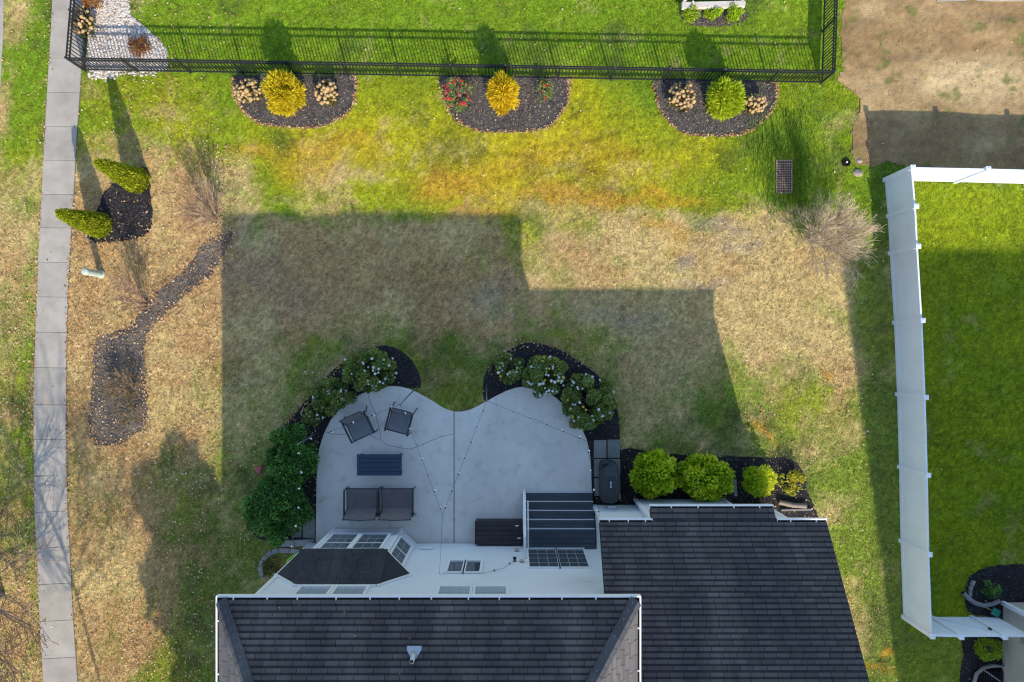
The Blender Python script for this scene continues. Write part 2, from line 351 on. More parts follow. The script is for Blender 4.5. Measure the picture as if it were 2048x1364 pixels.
L_fall = foliage('leaf_fallen', [(0,(0.22,0.10,0.04)),(0.3,(0.40,0.21,0.085)),(0.6,(0.56,0.35,0.16)),(0.88,(0.70,0.54,0.33)),(1,(0.78,0.70,0.58))], 0.1, 0.8, 0.2)
L_bloomt = surf('bloom_tan', (0.42,0.26,0.10), (0.66,0.48,0.26), 30, 120, 0.9, 0.8, 0.02, 0.1, 0.45, 0.16)
P_white = plain('petal_white', (0.76,0.78,0.72), 0.6, 0.2); P_yel = plain('petal_yellow', (0.72,0.52,0.05), 0.6, 0.2)
P_red = plain('petal_red', (0.60,0.025,0.04), 0.6, 0.2); P_pink = plain('petal_pink', (0.62,0.12,0.20), 0.6, 0.2)
M_grassbase = attr_col('lawn_soil', 0.95, 0.0, 45.0, 0.7, 0.02)
M_blade = attr_col('grass_blade', 0.6, 0.3, 10, 0.0)
M_dirt = attr_col('bare_dirt', 0.97, 0.0, 30.0, 0.9, 0.03)
M_far = surf('far_grass', (0.06,0.09,0.02), (0.14,0.15,0.04), 0.3, 8, 0.95, 0.3, 0.02, 0.1, 0.2)

# ------------------------------------------------------------------ outlines of the setting (photo pixels on the ground)
WALK_L = [(106,-40),(105,0),(100,90),(93,200),(89,280),(83.5,388),(80,454),(76,524),(74,594),(71,665),(68.5,735),(67,810),(67.3,878),(68,951),(69,1023),(73,1094),(76,1167),(79,1240),(83,1300),(89,1400),(95,1500)]
WALK_R = [(172,-40),(171,0),(167,90),(160,200),(154,280),(149,388),(144.5,454),(140,524),(136.5,594),(135,665),(134,735),(133.5,810),(134,878),(135,951),(136.5,1023),(140.5,1094),(144,1167),(148,1240),(152,1300),(159,1400),(166,1500)]
def along(pts, y):
    for (x0,y0),(x1,y1) in zip(pts, pts[1:]):
        if y0 <= y <= y1: return x0+(x1-x0)*(y-y0)/(y1-y0)
    return pts[-1][0]
PATIO = [(632,1090),(632.6,1040),(633,1000),(633.6,963),(635,916),(640,893),(648,868),(662,840),(678,820),(696,804),(713,793),(730,784.5),(755,775),(780,772),(800,773),(818,777.5),(834,784.5),(848,792),(866,802),(884,814),(897,820),(908,823),
         (920,823.5),(938,820),(955,812.5),(971,803.5),(990,793),(1012,782),(1030,775.5),(1046,773),(1062,773.5),(1080,778),(1097,786),(1113,796),(1132,814),(1149,835),(1163,856),(1173,878),(1179,903),(1182,930),(1183.5,984),(1185,1040),(1186,1090)]
BED_PL = smooth_poly([(841,773),(834,738),(814,711),(784,693),(757,692),(723,704),(689,724),(662,744),(638,771),(611,802),(588,829),(568,852),(553,885),(545,925),(525,970),(498,1020),(505,1066),(540,1082),(632,1080),(632,1000),(634,930),(642,885),(662,838),(697,803),(730,784),(780,771),(815,776)])
BED_PR = smooth_poly([(971,802),(966,772),(973,744),(991,721),(1021,698),(1049,686),(1082,688),(1122,700),(1160,724),(1193,748),(1217,775),(1231,805),(1237,835),(1240,880),(1240,1012),(1186,1012),(1182,930),(1172,876),(1149,835),(1112,795),(1080,778),(1042,773),(1005,784)])
BED_WING = smooth_poly([(1236,906),(1330,908),(1440,912),(1540,915),(1578,918),(1598,932),(1608,952),(1616,985),(1628,1015),(1626,1040),(1500,1044),(1350,1044),(1238,1040)])
BED_A = smooth_poly([(471,152),(540,151),(640,152),(706,153),(712,175),(708,205),(690,230),(655,250),(610,256),(560,253),(520,246),(492,228),(474,200),(468,175)])
BED_B = smooth_poly([(886,153),(960,152),(1060,154),(1132,156),(1138,175),(1134,205),(1118,235),(1090,257),(1050,263),(990,264),(945,258),(912,238),(893,212),(884,182)])
BED_C = smooth_poly([(1312,160),(1400,160),(1480,163),(1546,168),(1553,182),(1547,215),(1530,240),(1500,262),(1470,271),(1420,272),(1375,268),(1345,250),(1325,228),(1313,200)])
BED_D = smooth_poly([(1361,22),(1400,16),(1450,16),(1488,20),(1492,34),(1480,44),(1455,51),(1425,53),(1390,51),(1370,43)])
BED_ARB = smooth_poly([(286,335),(298,350),(300,390),(305,430),(300,460),(282,474),(245,482),(205,485),(178,478),(180,455),(195,420),(205,390),(225,370),(250,350)])
BED_SNAKE = smooth_poly([(463,462),(458,490),(440,525),(415,555),(385,580),(350,610),(318,640),(298,665),(290,700),(291,760),(295,800),(290,850),(255,880),(215,892),(190,888),(178,860),(178,820),(186,760),(186,710),(196,680),(225,665),(260,652),(280,625),(300,600),(312,585),(345,560),(385,520),(410,485),(440,470)])
BED_N = smooth_poly([(1930,1185),(1940,1155),(1965,1138),(2000,1131),(2060,1133),(2080,1170),(2080,1240),(2000,1236),(1975,1232),(1940,1226),(1932,1210)])
BED_NS = smooth_poly([(1928,1276),(2004,1276),(2006,1330),(2006,1420),(1924,1420),(1920,1350),(1926,1310)])
GRAVEL = smooth_poly([(186,-30),(253,-30),(258,10),(262,30),(285,50),(302,66),(322,84),(333,102),(334,122),(326,141),(260,141),(180,141),(176,100),(178,40)])
PAVERS = [(1187,1213,879.5,916),(1214.5,1240,878.5,916),(1187.5,1214,917.5,954),(1215.5,1241,917.5,953),(1188,1214,955.5,992),(1215.5,1241,955,992),(583,604,1037,1075),(606,631,1036,1076)]
DIRT = [(1687,-40),(1686,0),(1683,60),(1679,110),(1677,155),(1690,180),(1712,197),(1718,226),(1704,246),(1694,264),(1698,290),(1688,306),(1700,330),(1724,338),(1752,330),(1785,322),(1815,338),(1835,350),(2120,352),(2120,-40)]
HOUSE_FP = [(600,1084),(1500,1000),(1620,1050),(1700,1500),(420,1500),(520,1190)]
def ragged(P, a=1.8): return [(x+rnd.uniform(-a,a),y+rnd.uniform(-a,a)) for x,y in P]
BED_A,BED_B,BED_C,BED_D,BED_ARB,BED_WING,BED_N,BED_NS = [ragged(b) for b in (BED_A,BED_B,BED_C,BED_D,BED_ARB,BED_WING,BED_N,BED_NS)]
wpatio = GP(PATIO)
WALKP = GP(WALK_L + WALK_R[::-1])
BED_SNAKE = [(x+14*math.sin(i*1.7)*math.sin(i*.37)+rnd.uniform(-2,2), y+10*math.sin(i*1.1+1)*math.cos(i*.51)+rnd.uniform(-2,2)) if False else (x+rnd.uniform(-3.5,3.5),y+rnd.uniform(-3.5,3.5)) for i,(x,y) in enumerate(BED_SNAKE)]
NOGRASS = [wpatio, WALKP] + [GP(b) for b in (BED_PL,BED_PR,BED_WING,BED_A,BED_B,BED_C,BED_D,BED_ARB,BED_N,BED_NS,GRAVEL)] + [GP([(a,c),(b,c),(b,d),(a,d)]) for a,b,c,d in PAVERS]
NOGRASS += [GP([(632,1070),(1190,1070),(1190,1010),(1272,1008),(1272,996),(1474,996),(1474,1008),(1550,1008),(1550,1500),(640,1500)]), GP([(1999,1275),(2100,1275),(2100,1500),(1999,1500)]), GP([(2001,1203),(2200,1203),(2200,1500),(2001,1500)]), GP([(1549,319),(1586,319),(1586,388),(1549,388)])]

# ------------------------------------------------------------------ the lawn's colours: green, dormant tan or rust turf, some shade painted in
GREEN = np.array([
 [5,7,8,9,9,9,9,9,9,9,9,9,9,9,9,9,9],
 [7,8,8,9,9,9,9,9,9,9,9,9,9,9,9,9,9],
 [5,6,7,7,7,8,8,8,8,8,8,9,9,8,7,9,9],
 [3,3,2,1,6,6,7,7,7,7,6,8,8,8,7,9,9],
 [2,2,0,0,1,0,0,1,4,2,1,0,0,2,7,9,9],
 [4,1,0,0,0,0,0,1,1,1,0,0,0,2,6,9,9],
 [4,2,1,1,2,4,5,6,5,5,1,2,3,4,7,9,9],
 [5,3,1,2,4,6,6,6,6,6,2,4,6,6,8,9,9],
 [4,2,1,3,5,6,6,6,6,6,5,5,6,6,8,9,9],
 [4,1,1,4,6,6,6,6,6,6,5,5,5,6,8,9,9],
 [3,1,1,5,6,6,6,6,6,6,5,5,5,6,8,9,9],
 [3,1,1,5,6,6,6,6,6,6,5,5,5,6,8,9,9]], dtype=np.float32)/9.0
def grid_at(px, py):
    u = np.clip(px/128.0, 0, 15.999); v = np.clip(py/124.0, 0, 10.999)
    i = u.astype(int); j = v.astype(int); a = u-i; b = v-j
    a = a*a*(3-2*a); b = b*b*(3-2*b)
    return (GREEN[j,i]*(1-a)+GREEN[j,i+1]*a)*(1-b)+(GREEN[j+1,i]*(1-a)+GREEN[j+1,i+1]*a)*b
BL_ORANGE = [(900,365,85,32,.9),(1180,398,190,26,.85),(640,302,110,30,.55),(505,292,40,22,.55),(1350,388,90,24,.6),(1340,466,60,16,.55),(1345,421,12,8,.9),(1080,330,220,45,.4),(640,330,60,25,.4),(1250,300,60,20,.4),(960,430,60,25,.45),
             (1385,500,40,14,.3),(1642,742,14,12,.8),(1620,1235,60,9,.5),(1790,1290,16,8,.9),(1540,870,16,8,.6),(1760,1330,40,9,.5)]
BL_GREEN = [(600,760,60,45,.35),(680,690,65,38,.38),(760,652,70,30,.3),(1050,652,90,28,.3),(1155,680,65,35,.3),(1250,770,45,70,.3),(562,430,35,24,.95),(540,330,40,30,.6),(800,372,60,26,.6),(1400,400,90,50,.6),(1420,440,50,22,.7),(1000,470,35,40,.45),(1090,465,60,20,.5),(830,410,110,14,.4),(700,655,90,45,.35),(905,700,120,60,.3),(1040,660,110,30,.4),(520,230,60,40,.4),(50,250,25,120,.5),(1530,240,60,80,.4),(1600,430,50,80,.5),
            (62,1000,14,500,.6),(390,970,70,90,.5),(395,1230,60,90,.5),(340,1330,60,60,.5),(1440,840,60,50,.6),(1480,780,60,60,.5),(1560,800,90,60,.35),(1330,880,90,40,.5),(1760,900,25,300,.35),(1780,1330,60,90,.4),(1740,450,25,160,.4)]
BL_TAN = [(330,215,30,20,.5),(285,240,30,40,.5),(420,240,40,25,.3),(760,290,60,20,.35),(880,220,60,14,.3),(600,180,30,20,.0),(30,210,22,90,.5),(35,40,22,60,.5),(1490,440,110,50,.8),(1640,700,90,60,.5),(1700,860,40,60,.35),(1650,1050,40,50,.45),(1690,1250,50,70,.45),(150,600,60,300,.2),(1290,690,60,60,.4),(690,340,80,20,.4),(720,395,60,18,.45)]
BL_GREY = [(500,540,70,50,.35),(560,620,80,40,.25),(470,470,30,25,.5),(1395,510,22,20,.9),(1440,440,50,12,.7),(1470,470,60,12,.6),(960,580,60,30,.4),(1240,640,80,30,.4),(1420,565,50,10,.6),(440,400,30,30,.4),(330,600,40,30,.4)]
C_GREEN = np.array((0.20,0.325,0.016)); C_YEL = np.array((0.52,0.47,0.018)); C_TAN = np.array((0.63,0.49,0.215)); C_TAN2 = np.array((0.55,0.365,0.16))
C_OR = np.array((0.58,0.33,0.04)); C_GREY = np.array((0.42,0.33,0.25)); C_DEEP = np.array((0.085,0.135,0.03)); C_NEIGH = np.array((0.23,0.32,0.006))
def blobs(L, px, py, wx, wy):
    r = np.zeros_like(px)
    for x,y,a,b,k in L: r = np.maximum(r, k*np.exp(-((wx-x)/a)**2-((wy-y)/b)**2))
    return r
def lawn_colour(x, y):
    px = 1024+x/S; py = 700-y/S
    wx = px+(fbm(x,y,1.6,1)-.5)*110; wy = py+(fbm(x,y,1.6,2)-.5)*110
    n1 = fbm(x,y,0.9,3,5); n2 = fbm(x,y,0.28,4,3); n3 = fbm(x,y,2.6,5,4)
    g = grid_at(wx,wy)
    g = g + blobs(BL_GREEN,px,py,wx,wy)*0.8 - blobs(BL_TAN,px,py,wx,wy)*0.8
    neigh = (px > 1790+ (py-340)*0.03) & (py > 345) & (py < 1262)
    beyond = py < 150
    g = np.where(neigh, 1.0+(n3-.5)*.5, g)
    g = g + (n1-.5)*1.0 + (n2-.5)*0.55
    g = np.clip((g-.17)/.64, 0, 1); g = g*(1.0-.12*(py>420)*~neigh)
    yel = np.clip(np.exp(-((py-300)/130)**2)*np.exp(-((px-900)/620)**2)*1.0 + (n3-.5)*1.4, 0, 1)*np.where(beyond,0.25,1)
    yel = np.where(neigh, np.clip(n1*1.1-.25,0,.6), yel)
    gr = C_GREEN*(1-yel[...,None]) + C_YEL*yel[...,None]
    shade_dp = .75*np.exp(-((px-430)/150)**2-((py-1130)/280)**2)+.6*np.exp(-((px-900)/330)**2-((py-720)/90)**2)+.55*np.exp(-((px-1380)/150)**2-((py-860)/60)**2)+.5*np.exp(-((px-1765)/30)**2)  # deeper green painted into the tree, house, wing and fence shade
    dp = np.clip(np.clip((fbm(x,y,1.2,8)-.55)*3.0,0,.6)+shade_dp*.8,0,.85)*np.where(neigh,.5,1); gr = gr*(1-dp[...,None]) + C_DEEP*dp[...,None]
    gr = np.where(neigh[...,None], gr*.45 + C_NEIGH*.55, gr)
    t2 = np.clip((fbm(x,y,1.1,9)-.42)*3+.5*(px<440)-.3*np.clip((px-1050)/150,0,1)+.95*np.exp(-((px-760)/380)**2-((py-560)/130)**2),0,1)[...,None]; tn = C_TAN*(1-t2)+C_TAN2*t2  # browner turf blob also paints the house shade deeper; sunlit right kept paler
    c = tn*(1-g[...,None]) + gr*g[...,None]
    o = np.clip(blobs(BL_ORANGE,px,py,wx,wy)*1.15+(n1-.5)*.5*(blobs(BL_ORANGE,px,py,wx,wy)>.1),0,.72)*np.where(neigh,0,1); c = c*(1-o[...,None])+C_OR*o[...,None]
    gy = np.clip(blobs(BL_GREY,px,py,wx,wy)+(n2-.5)*.4*(blobs(BL_GREY,px,py,wx,wy)>.1),0,.9)*np.where(neigh,0,1); c = c*(1-gy[...,None])+C_GREY*gy[...,None]
    c = c*(0.70+0.6*fbm(x,y,0.13,12,3))[...,None]*(0.62+.76*vnoise(x,y,.04,77))[...,None]
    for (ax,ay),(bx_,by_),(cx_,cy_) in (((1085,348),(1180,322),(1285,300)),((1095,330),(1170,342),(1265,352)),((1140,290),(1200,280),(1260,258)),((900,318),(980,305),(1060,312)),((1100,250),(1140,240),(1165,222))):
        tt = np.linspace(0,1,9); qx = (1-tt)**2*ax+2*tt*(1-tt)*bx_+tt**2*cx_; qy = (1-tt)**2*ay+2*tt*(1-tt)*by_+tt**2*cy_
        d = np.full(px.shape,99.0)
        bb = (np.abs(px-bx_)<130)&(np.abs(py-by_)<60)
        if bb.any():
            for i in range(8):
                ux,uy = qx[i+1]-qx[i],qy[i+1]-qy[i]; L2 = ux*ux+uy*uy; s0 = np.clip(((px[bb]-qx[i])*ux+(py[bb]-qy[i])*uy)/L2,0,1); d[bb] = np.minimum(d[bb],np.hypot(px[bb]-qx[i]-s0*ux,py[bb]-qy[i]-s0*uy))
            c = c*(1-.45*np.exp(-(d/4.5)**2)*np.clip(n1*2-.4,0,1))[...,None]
    return np.clip(c, 0.004, 0.9)

def make_lawn():
    x0,x1,y0,y1 = -20.5,20.5,-15.0,13.5; d = 0.085
    xs = np.arange(x0,x1+d,d); ys = np.arange(y0,y1+d,d); X,Y = np.meshgrid(xs,ys)
    Z = (fbm(X,Y,1.8,20,3)-.5)*0.02 - 0.012
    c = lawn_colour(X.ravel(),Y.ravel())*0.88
    nx,ny = len(xs),len(ys); idx = np.arange(nx*ny).reshape(ny,nx)
    Fq = np.stack([idx[:-1,:-1],idx[:-1,1:],idx[1:,1:],idx[1:,:-1]],-1).reshape(-1,4)
    ob = big_mesh('lawn', np.stack([X.ravel(),Y.ravel(),Z.ravel()],-1), Fq, M_grassbase, None, True, None, c)
    tag(ob, 'patchy autumn lawn, green, tan and rust coloured, round the house', None, None, 'structure')
    m = MB(); m.box(-160,160,-160,160,-0.3,-0.06); g = m.build('ground', M_far); tag(g, 'grass land all around the yards', None, None, 'structure')
    # grass blades
    n = 900000
    bx = nrg.uniform(-18.4,18.4,n); by = nrg.uniform(-11.9,11.9,n)
    keep = np.ones(n,bool)
    for P in NOGRASS: keep &= ~inpoly(bx,by,P)
    dirt = inpoly(bx+(fbm(bx,by,.5,31)-.5)*.5,by+(fbm(bx,by,.5,32)-.5)*.5,GP(DIRT)); keep &= ~(dirt & (nrg.random(n) > 0.015))
    sn = inpoly(bx+(fbm(bx,by,.35,33)-.5)*.3,by+(fbm(bx,by,.35,34)-.5)*.3,GP(BED_SNAKE)); keep &= ~(sn & (nrg.random(n) > 0.26))
    bx = bx[keep]; by = by[keep]; n = len(bx)
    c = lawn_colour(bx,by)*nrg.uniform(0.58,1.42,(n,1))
    pale = nrg.random(n) < 0.05; c[pale] = c[pale]*.5+np.array((.42,.34,.19))*.5
    an = fbm(bx,by,.5,61,3)*14+nrg.normal(0,1.5,n); ln = nrg.uniform(.028,.062,n); wd = nrg.uniform(.007,.014,n); hz = nrg.uniform(.004,.036,n)
    neigh = (bx/S+1024 > 1790); hz = np.where(neigh, hz*1.15, hz)
    ca,sa = np.cos(an),np.sin(an); z0 = np.full(n,-0.012)
    V = np.empty((n,3,3),np.float32)
    V[:,0] = np.stack([bx-sa*wd,by+ca*wd,z0],-1); V[:,1] = np.stack([bx+sa*wd,by-ca*wd,z0],-1); V[:,2] = np.stack([bx+ca*ln,by+sa*ln,hz],-1)
    Fc = np.arange(3*n,dtype=np.int32).reshape(n,3)
    gb = big_mesh('grass_blades', V.reshape(-1,3), Fc, M_blade, None, False, None, np.repeat(c,3,axis=0))
    tag(gb, 'short mown grass blades covering the lawns', 'grass', None, 'stuff')
make_lawn()

def make_dirt():
    d = 0.06; P = GP(DIRT); xs = np.arange(10.2,18.6,d); ys = np.arange(5.0,12.2,d); X,Y = np.meshgrid(xs,ys)
    wx = X+(fbm(X,Y,.5,31)-.5)*.5; wy = Y+(fbm(X,Y,.5,32)-.5)*.5
    ins = inpoly(wx.ravel(),wy.ravel(),P).reshape(X.shape)
    ruts = np.sin(Y*5.2+fbm(X,Y,2.2,40)*9)*0.010
    Z = 0.006+(fbm(X,Y,.9,41,5)-.45)*0.17+ruts*fbm(X,Y,1.5,45)+(fbm(X,Y,.12,42,3)-.5)*0.03; Z = np.maximum(Z,0.002)
    px = 1024+X/S; py = 700-Y/S
    f = fbm(X,Y,1.2,43,5); straw = np.clip(np.exp(-((py-165)/48)**2)*np.exp(-((px-1935)/170)**2)*1.1+(f-.5)*1.1,0,1)
    streak = fbm(X*.35,Y*1.6,.5,44,4)
    c = np.array((0.33,0.215,0.10))*(0.72+.6*f[...,None]); c = c*(1-straw[...,None])+np.array((0.60,0.44,0.23))*straw[...,None]
    gt = np.clip((fbm(X,Y,.45,46,4)-.63)*6,0,.75)*(streak>.4); c = c*(1-gt[...,None])+np.array((0.15,0.17,0.04))*gt[...,None]
    c = c*(0.75+.5*streak[...,None])*(0.72+.56*fbm(X,Y,.1,47,2))[...,None]
    nx,ny = len(xs),len(ys); idx = np.arange(nx*ny).reshape(ny,nx)
    fm = ins[:-1,:-1]&ins[:-1,1:]&ins[1:,1:]&ins[1:,:-1]
    Fq = np.stack([idx[:-1,:-1],idx[:-1,1:],idx[1:,1:],idx[1:,:-1]],-1)[fm]
    ob = big_mesh('dirt', np.stack([X.ravel(),Y.ravel(),Z.ravel()],-1), Fq, M_dirt, None, True, None, c.reshape(-1,3))
    tag(ob,'bare brown graded dirt with straw and ruts', None, None, 'structure')
    # clods and straw bits
    n = 900; bx = nrg.uniform(10.6,18,n); by = nrg.uniform(5.8,11.9,n); k = inpoly(bx,by,P); return bx[k],by[k]
clod_xy = make_dirt()

def chips(name, poly, n, mat, parent, size=(0.02,0.06), z=0.012):
    xs = [p[0] for p in poly]; ys = [p[1] for p in poly]
    bx = nrg.uniform(min(xs),max(xs),n*2); by = nrg.uniform(min(ys),max(ys),n*2); k = inpoly(bx+nrg.normal(0,.05,len(bx)),by+nrg.normal(0,.05,len(bx)),poly); bx=bx[k][:n]; by=by[k][:n]; n=len(bx)
    an = nrg.uniform(0,2*np.pi,n); L = nrg.uniform(*size,n); W = L*nrg.uniform(.25,.6,n); t1 = nrg.uniform(-.5,.5,n); t2 = nrg.uniform(-.5,.5,n)
    ca,sa = np.cos(an),np.sin(an); zz = z+nrg.uniform(0.004,.022,n)
    V = np.empty((n,4,3),np.float32)
    for i,(a,b) in enumerate(((-1,-1),(1,-1),(1,1),(-1,1))):
        V[:,i] = np.stack([bx+ca*a*L/2-sa*b*W/2, by+sa*a*L/2+ca*b*W/2, np.maximum(zz+a*t1*L/2+b*t2*W/2,z+.001)],-1)
    Fq = np.arange(4*n,dtype=np.int32).reshape(n,4)
    ob = big_mesh(name, V.reshape(-1,3), Fq, mat, parent, False, np.repeat(nrg.random(n),4)); ob['kind'] = 'stuff'; return ob
def bed(outline, mat, chipmat, n, label, edge=True, z=0.006):
    P = GP(outline); m = MB(); k = len(P)
    cx = sum(p[0] for p in P)/k; cy = sum(p[1] for p in P)/k
    m.add([(x,y,z) for x,y in P], [tuple(range(k))]) if False else m.prism(P if area(P)>0 else P[::-1], -0.03, z)
    o = m.build('mulch_bed', mat); tag(o, label, None, None, 'structure')
    chips('mulch_chips', P, n, chipmat, o, z=z)
    return o
def area(P): return 0.5*sum(P[i-1][0]*P[i][1]-P[i][0]*P[i-1][1] for i in range(len(P)))
bed(BED_A, M_mulch, M_chip, 3800, 'grey mulch bed by the black fence, left of the three')
bed(BED_B, M_mulch, M_chip, 4200, 'grey mulch bed by the black fence with the red rose, middle of the three')
bed(BED_C, M_mulch, M_chip, 4000, 'grey mulch bed by the black fence, right of the three')
bed(BED_D, M_mulch, M_chip, 1100, 'small mulch bed below the pale timber frame beyond the fence')
bed(BED_ARB, M_mulchd, M_chipd, 2600, 'dark mulch bed beside the two golden arborvitae')
bed(BED_SNAKE, M_mulchs, M_chip, 6500, 'long winding dark mulch bed with bare shrubs', z=0.003)
bed(BED_PL, M_mulchd, M_chipd, 5200, 'black mulch bed round the left side of the patio')
bed(BED_PR, M_mulchd, M_chipd, 4200, 'black mulch bed round the right side of the patio')
bed(BED_WING, M_mulchd, M_chipd, 5200, 'black mulch bed with yellow green shrubs along the house wing')
bed(BED_N, M_mulchd, M_chipd, 2200, 'dark mulch bed in the neighbouring yard inside the white fence')
bed(BED_NS, M_mulchd, M_chipd, 1500, 'dark mulch bed outside the white gate')
m = MB(); m.prism(GP(GRAVEL) if area(GP(GRAVEL))>0 else GP(GRAVEL)[::-1], -0.03, 0.004); gv = m.build('gravel_bed', surf('gravel_sand',(0.3,0.26,0.22),(0.42,0.38,0.33),5,50,0.95,.6,.02,.1,.3)); tag(gv,'pale river gravel bed inside the fence corner',None,None,'structure')

def pebbles(poly, n, label, extra=None):
    xs = [p[0] for p in poly]; ys = [p[1] for p in poly]
    bx = nrg.uniform(min(xs),max(xs),n*2); by = nrg.uniform(min(ys),max(ys),n*2); k = inpoly(bx,by,poly); bx=bx[k][:n]; by=by[k][:n]
    if extra is not None: bx = np.concatenate([bx,extra[0]]); by = np.concatenate([by,extra[1]])
    n = len(bx)
    base = np.array([(0,0,1),(.75,0,.55),(.37,.65,.55),(-.37,.65,.55),(-.75,0,.55),(-.37,-.65,.55),(.37,-.65,.55),(1,0,0),(.5,.87,0),(-.5,.87,0),(-1,0,0),(-.5,-.87,0),(.5,-.87,0)],np.float32)
    fc = []
    for i in range(6):
        j = (i+1)%6; fc += [(0,1+i,1+j),(1+i,7+i,7+j),(1+i,7+j,1+j)]
    fc = np.array(fc,np.int32)
    L = nrg.uniform(.022,.058,n); W = L*nrg.uniform(.6,1,n); Hh = L*nrg.uniform(.4,.8,n); an = nrg.uniform(0,6.28,n)
    b = base[None]*np.stack([L,W,Hh],-1)[:,None,:]; b = b*nrg.uniform(.85,1.15,b.shape)
    ca,sa = np.cos(an)[:,None],np.sin(an)[:,None]
    V = np.stack([b[...,0]*ca-b[...,1]*sa+bx[:,None], b[...,0]*sa+b[...,1]*ca+by[:,None], b[...,2]+.004],-1)
    Fc = (fc[None]+ (np.arange(n)*13)[:,None,None]).reshape(-1,3)
    ob = big_mesh('river_pebbles', V.reshape(-1,3), Fc, M_pebble, None, True, np.repeat(nrg.random(n),13)); tag(ob, label, 'gravel', None, 'stuff')
ex = [G(x,y) for x,y in [(rnd.uniform(178,235),rnd.gauss(149,5)) for _ in range(110)]+[(rnd.uniform(230,312),rnd.gauss(146,3)) for _ in range(50)]]
pebbles(GP(GRAVEL), 5200, 'white and tan river pebbles in the fence corner', (np.array([p.x for p in ex]),np.array([p.y for p in ex])))

# ------------------------------------------------------------------ sidewalk slabs, kerb, street, patio, pavers
sw = MB().prism([tuple(p) for p in WALKP] if area(WALKP)>0 else WALKP[::-1], -0.08, 0.004).build('sidewalk', M_walkj); tag(sw,'pale concrete sidewalk along the left side',None,None,'structure')
JY = [-32,46,116,185,253,320.5,388.5,455.5,524,593.6,664,735,809,878.5,951,1023,1094.5,1167,1240.5,1315,1390]
tilt = lambda y: -0.05*(y>900)*35/ 35
for a,b in zip(JY,JY[1:]):
    g = 0.3; r = 3.5 if a > 900 else (-2.0 if a < 500 else 0)
    q = GP([(along(WALK_L,a+g)+1,a+g+ (r if a>900 else 0)*.5),(along(WALK_R,a+g)-1,a+g-(r*.5 if a>900 else -0.6)),(along(WALK_R,b-g)-1,b-g-(r*.5 if b>900 else -0.6)),(along(WALK_L,b-g)+1,b-g+(r if b>900 else 0)*.5)])
    MB().prism(q[::-1], -0.06, 0.03+rnd.uniform(-.003,.003)).build('concrete_slab', M_walk, sw, bevel=0.008)
kb = MB(); kp = [(8,-40),(7,60),(4,120),(1,180),(-6,300),(-14,500),(-20,800),(-14,1100),(4,1500)]
kb.prism((GP(kp)+GP([(x-10,y) for x,y in kp[::-1]]))[::1] if area(GP(kp)+GP([(x-10,y) for x,y in kp[::-1]]))>0 else (GP(kp)+GP([(x-10,y) for x,y in kp[::-1]]))[::-1], -0.15, 0.02)
tag(kb.build('kerb', M_walk, bevel=0.01),'concrete kerb at the street edge',None,None,'structure')
rd = GP([(x-10,y) for x,y in kp])+GP([(-700,1500),(-700,-40)]); tag(MB().prism(rd if area(rd)>0 else rd[::-1], -0.2, -0.05).build('road', M_asphalt),'grey asphalt street',None,None,'structure')
pp = GP([(1872,3.5),(2120,2),(2120,-40),(1868,-40)]); tag(MB().prism(pp if area(pp)>0 else pp[::-1],-0.05,0.05).build('path', M_walk),'concrete path at the far edge of the dirt',None,None,'structure')
pt = MB().prism(wpatio if area(wpatio)>0 else wpatio[::-1], -0.1, 0.012).build('patio', M_joint); tag(pt,'kidney shaped concrete patio behind the house',None,None,'structure')
for side in (0,1):
    q = [p for p in PATIO if (p[0] < 907.5 if side == 0 else p[0] > 909)]
    q = (q + [(907.5,822.5),(907.5,1090)]) if side == 0 else ([(909.1,823),] + q + [(909.1,1090)])
    q = GP(q); MB().prism(q if area(q)>0 else q[::-1], -0.09, 0.045).build('concrete_slab', M_concrete, pt, bevel=0.01)
def crack(pts):
    m = MB(); P = []
    for (x0,y0),(x1,y1) in zip(pts,pts[1:]):
        k = max(2,int(math.hypot(x1-x0,y1-y0)/5))
        for i in range(k): P.append((x0+(x1-x0)*i/k+rnd.uniform(-1,1), y0+(y1-y0)*i/k+rnd.uniform(-1,1)))
    P.append(pts[-1]); W = [G(x,y,.045) for x,y in P]
    for i,(a,b) in enumerate(zip(W,W[1:])):
        d = (b-a); d.z = 0
        if d.length < 1e-4: continue
        n_ = Vector((-d.y,d.x,0)).normalized()*0.006; m.add([a-n_,b-n_,b+n_,a+n_],[(0,1,2,3)])
    for i in range(len(m.v)): m.v[i] = (m.v[i][0],m.v[i][1],0.0462)
    return m.build('crack', M_joint, pt)
crack([(733,783),(740,805),(752,830),(757,850),(762,879)]); crack([(650,864),(665,868),(680,869),(695,868)])
crack([(740,870),(762,880),(775,889),(790,894),(808,897),(822,899),(835,893),(860,883),(885,872),(906,868)])
for i,(a,b,c,d) in enumerate(PAVERS):
    q = GP([(a+.5,c+.5),(b-.5,c+.5),(b-.5,d-.5),(a+.5,d-.5)])
    if i == 0: pv = thing('paver_path','row of square slate pavers under the covered grill','pavers',G(1214,936))
    if i == 6: pv = thing('paver_path','two slate pavers beside the bay window and large bush','pavers',G(607,1056))
    MB().prism(q[::-1],-0.02,0.035+rnd.uniform(0,.008)).build('paver', M_paver, pv, bevel=0.008)

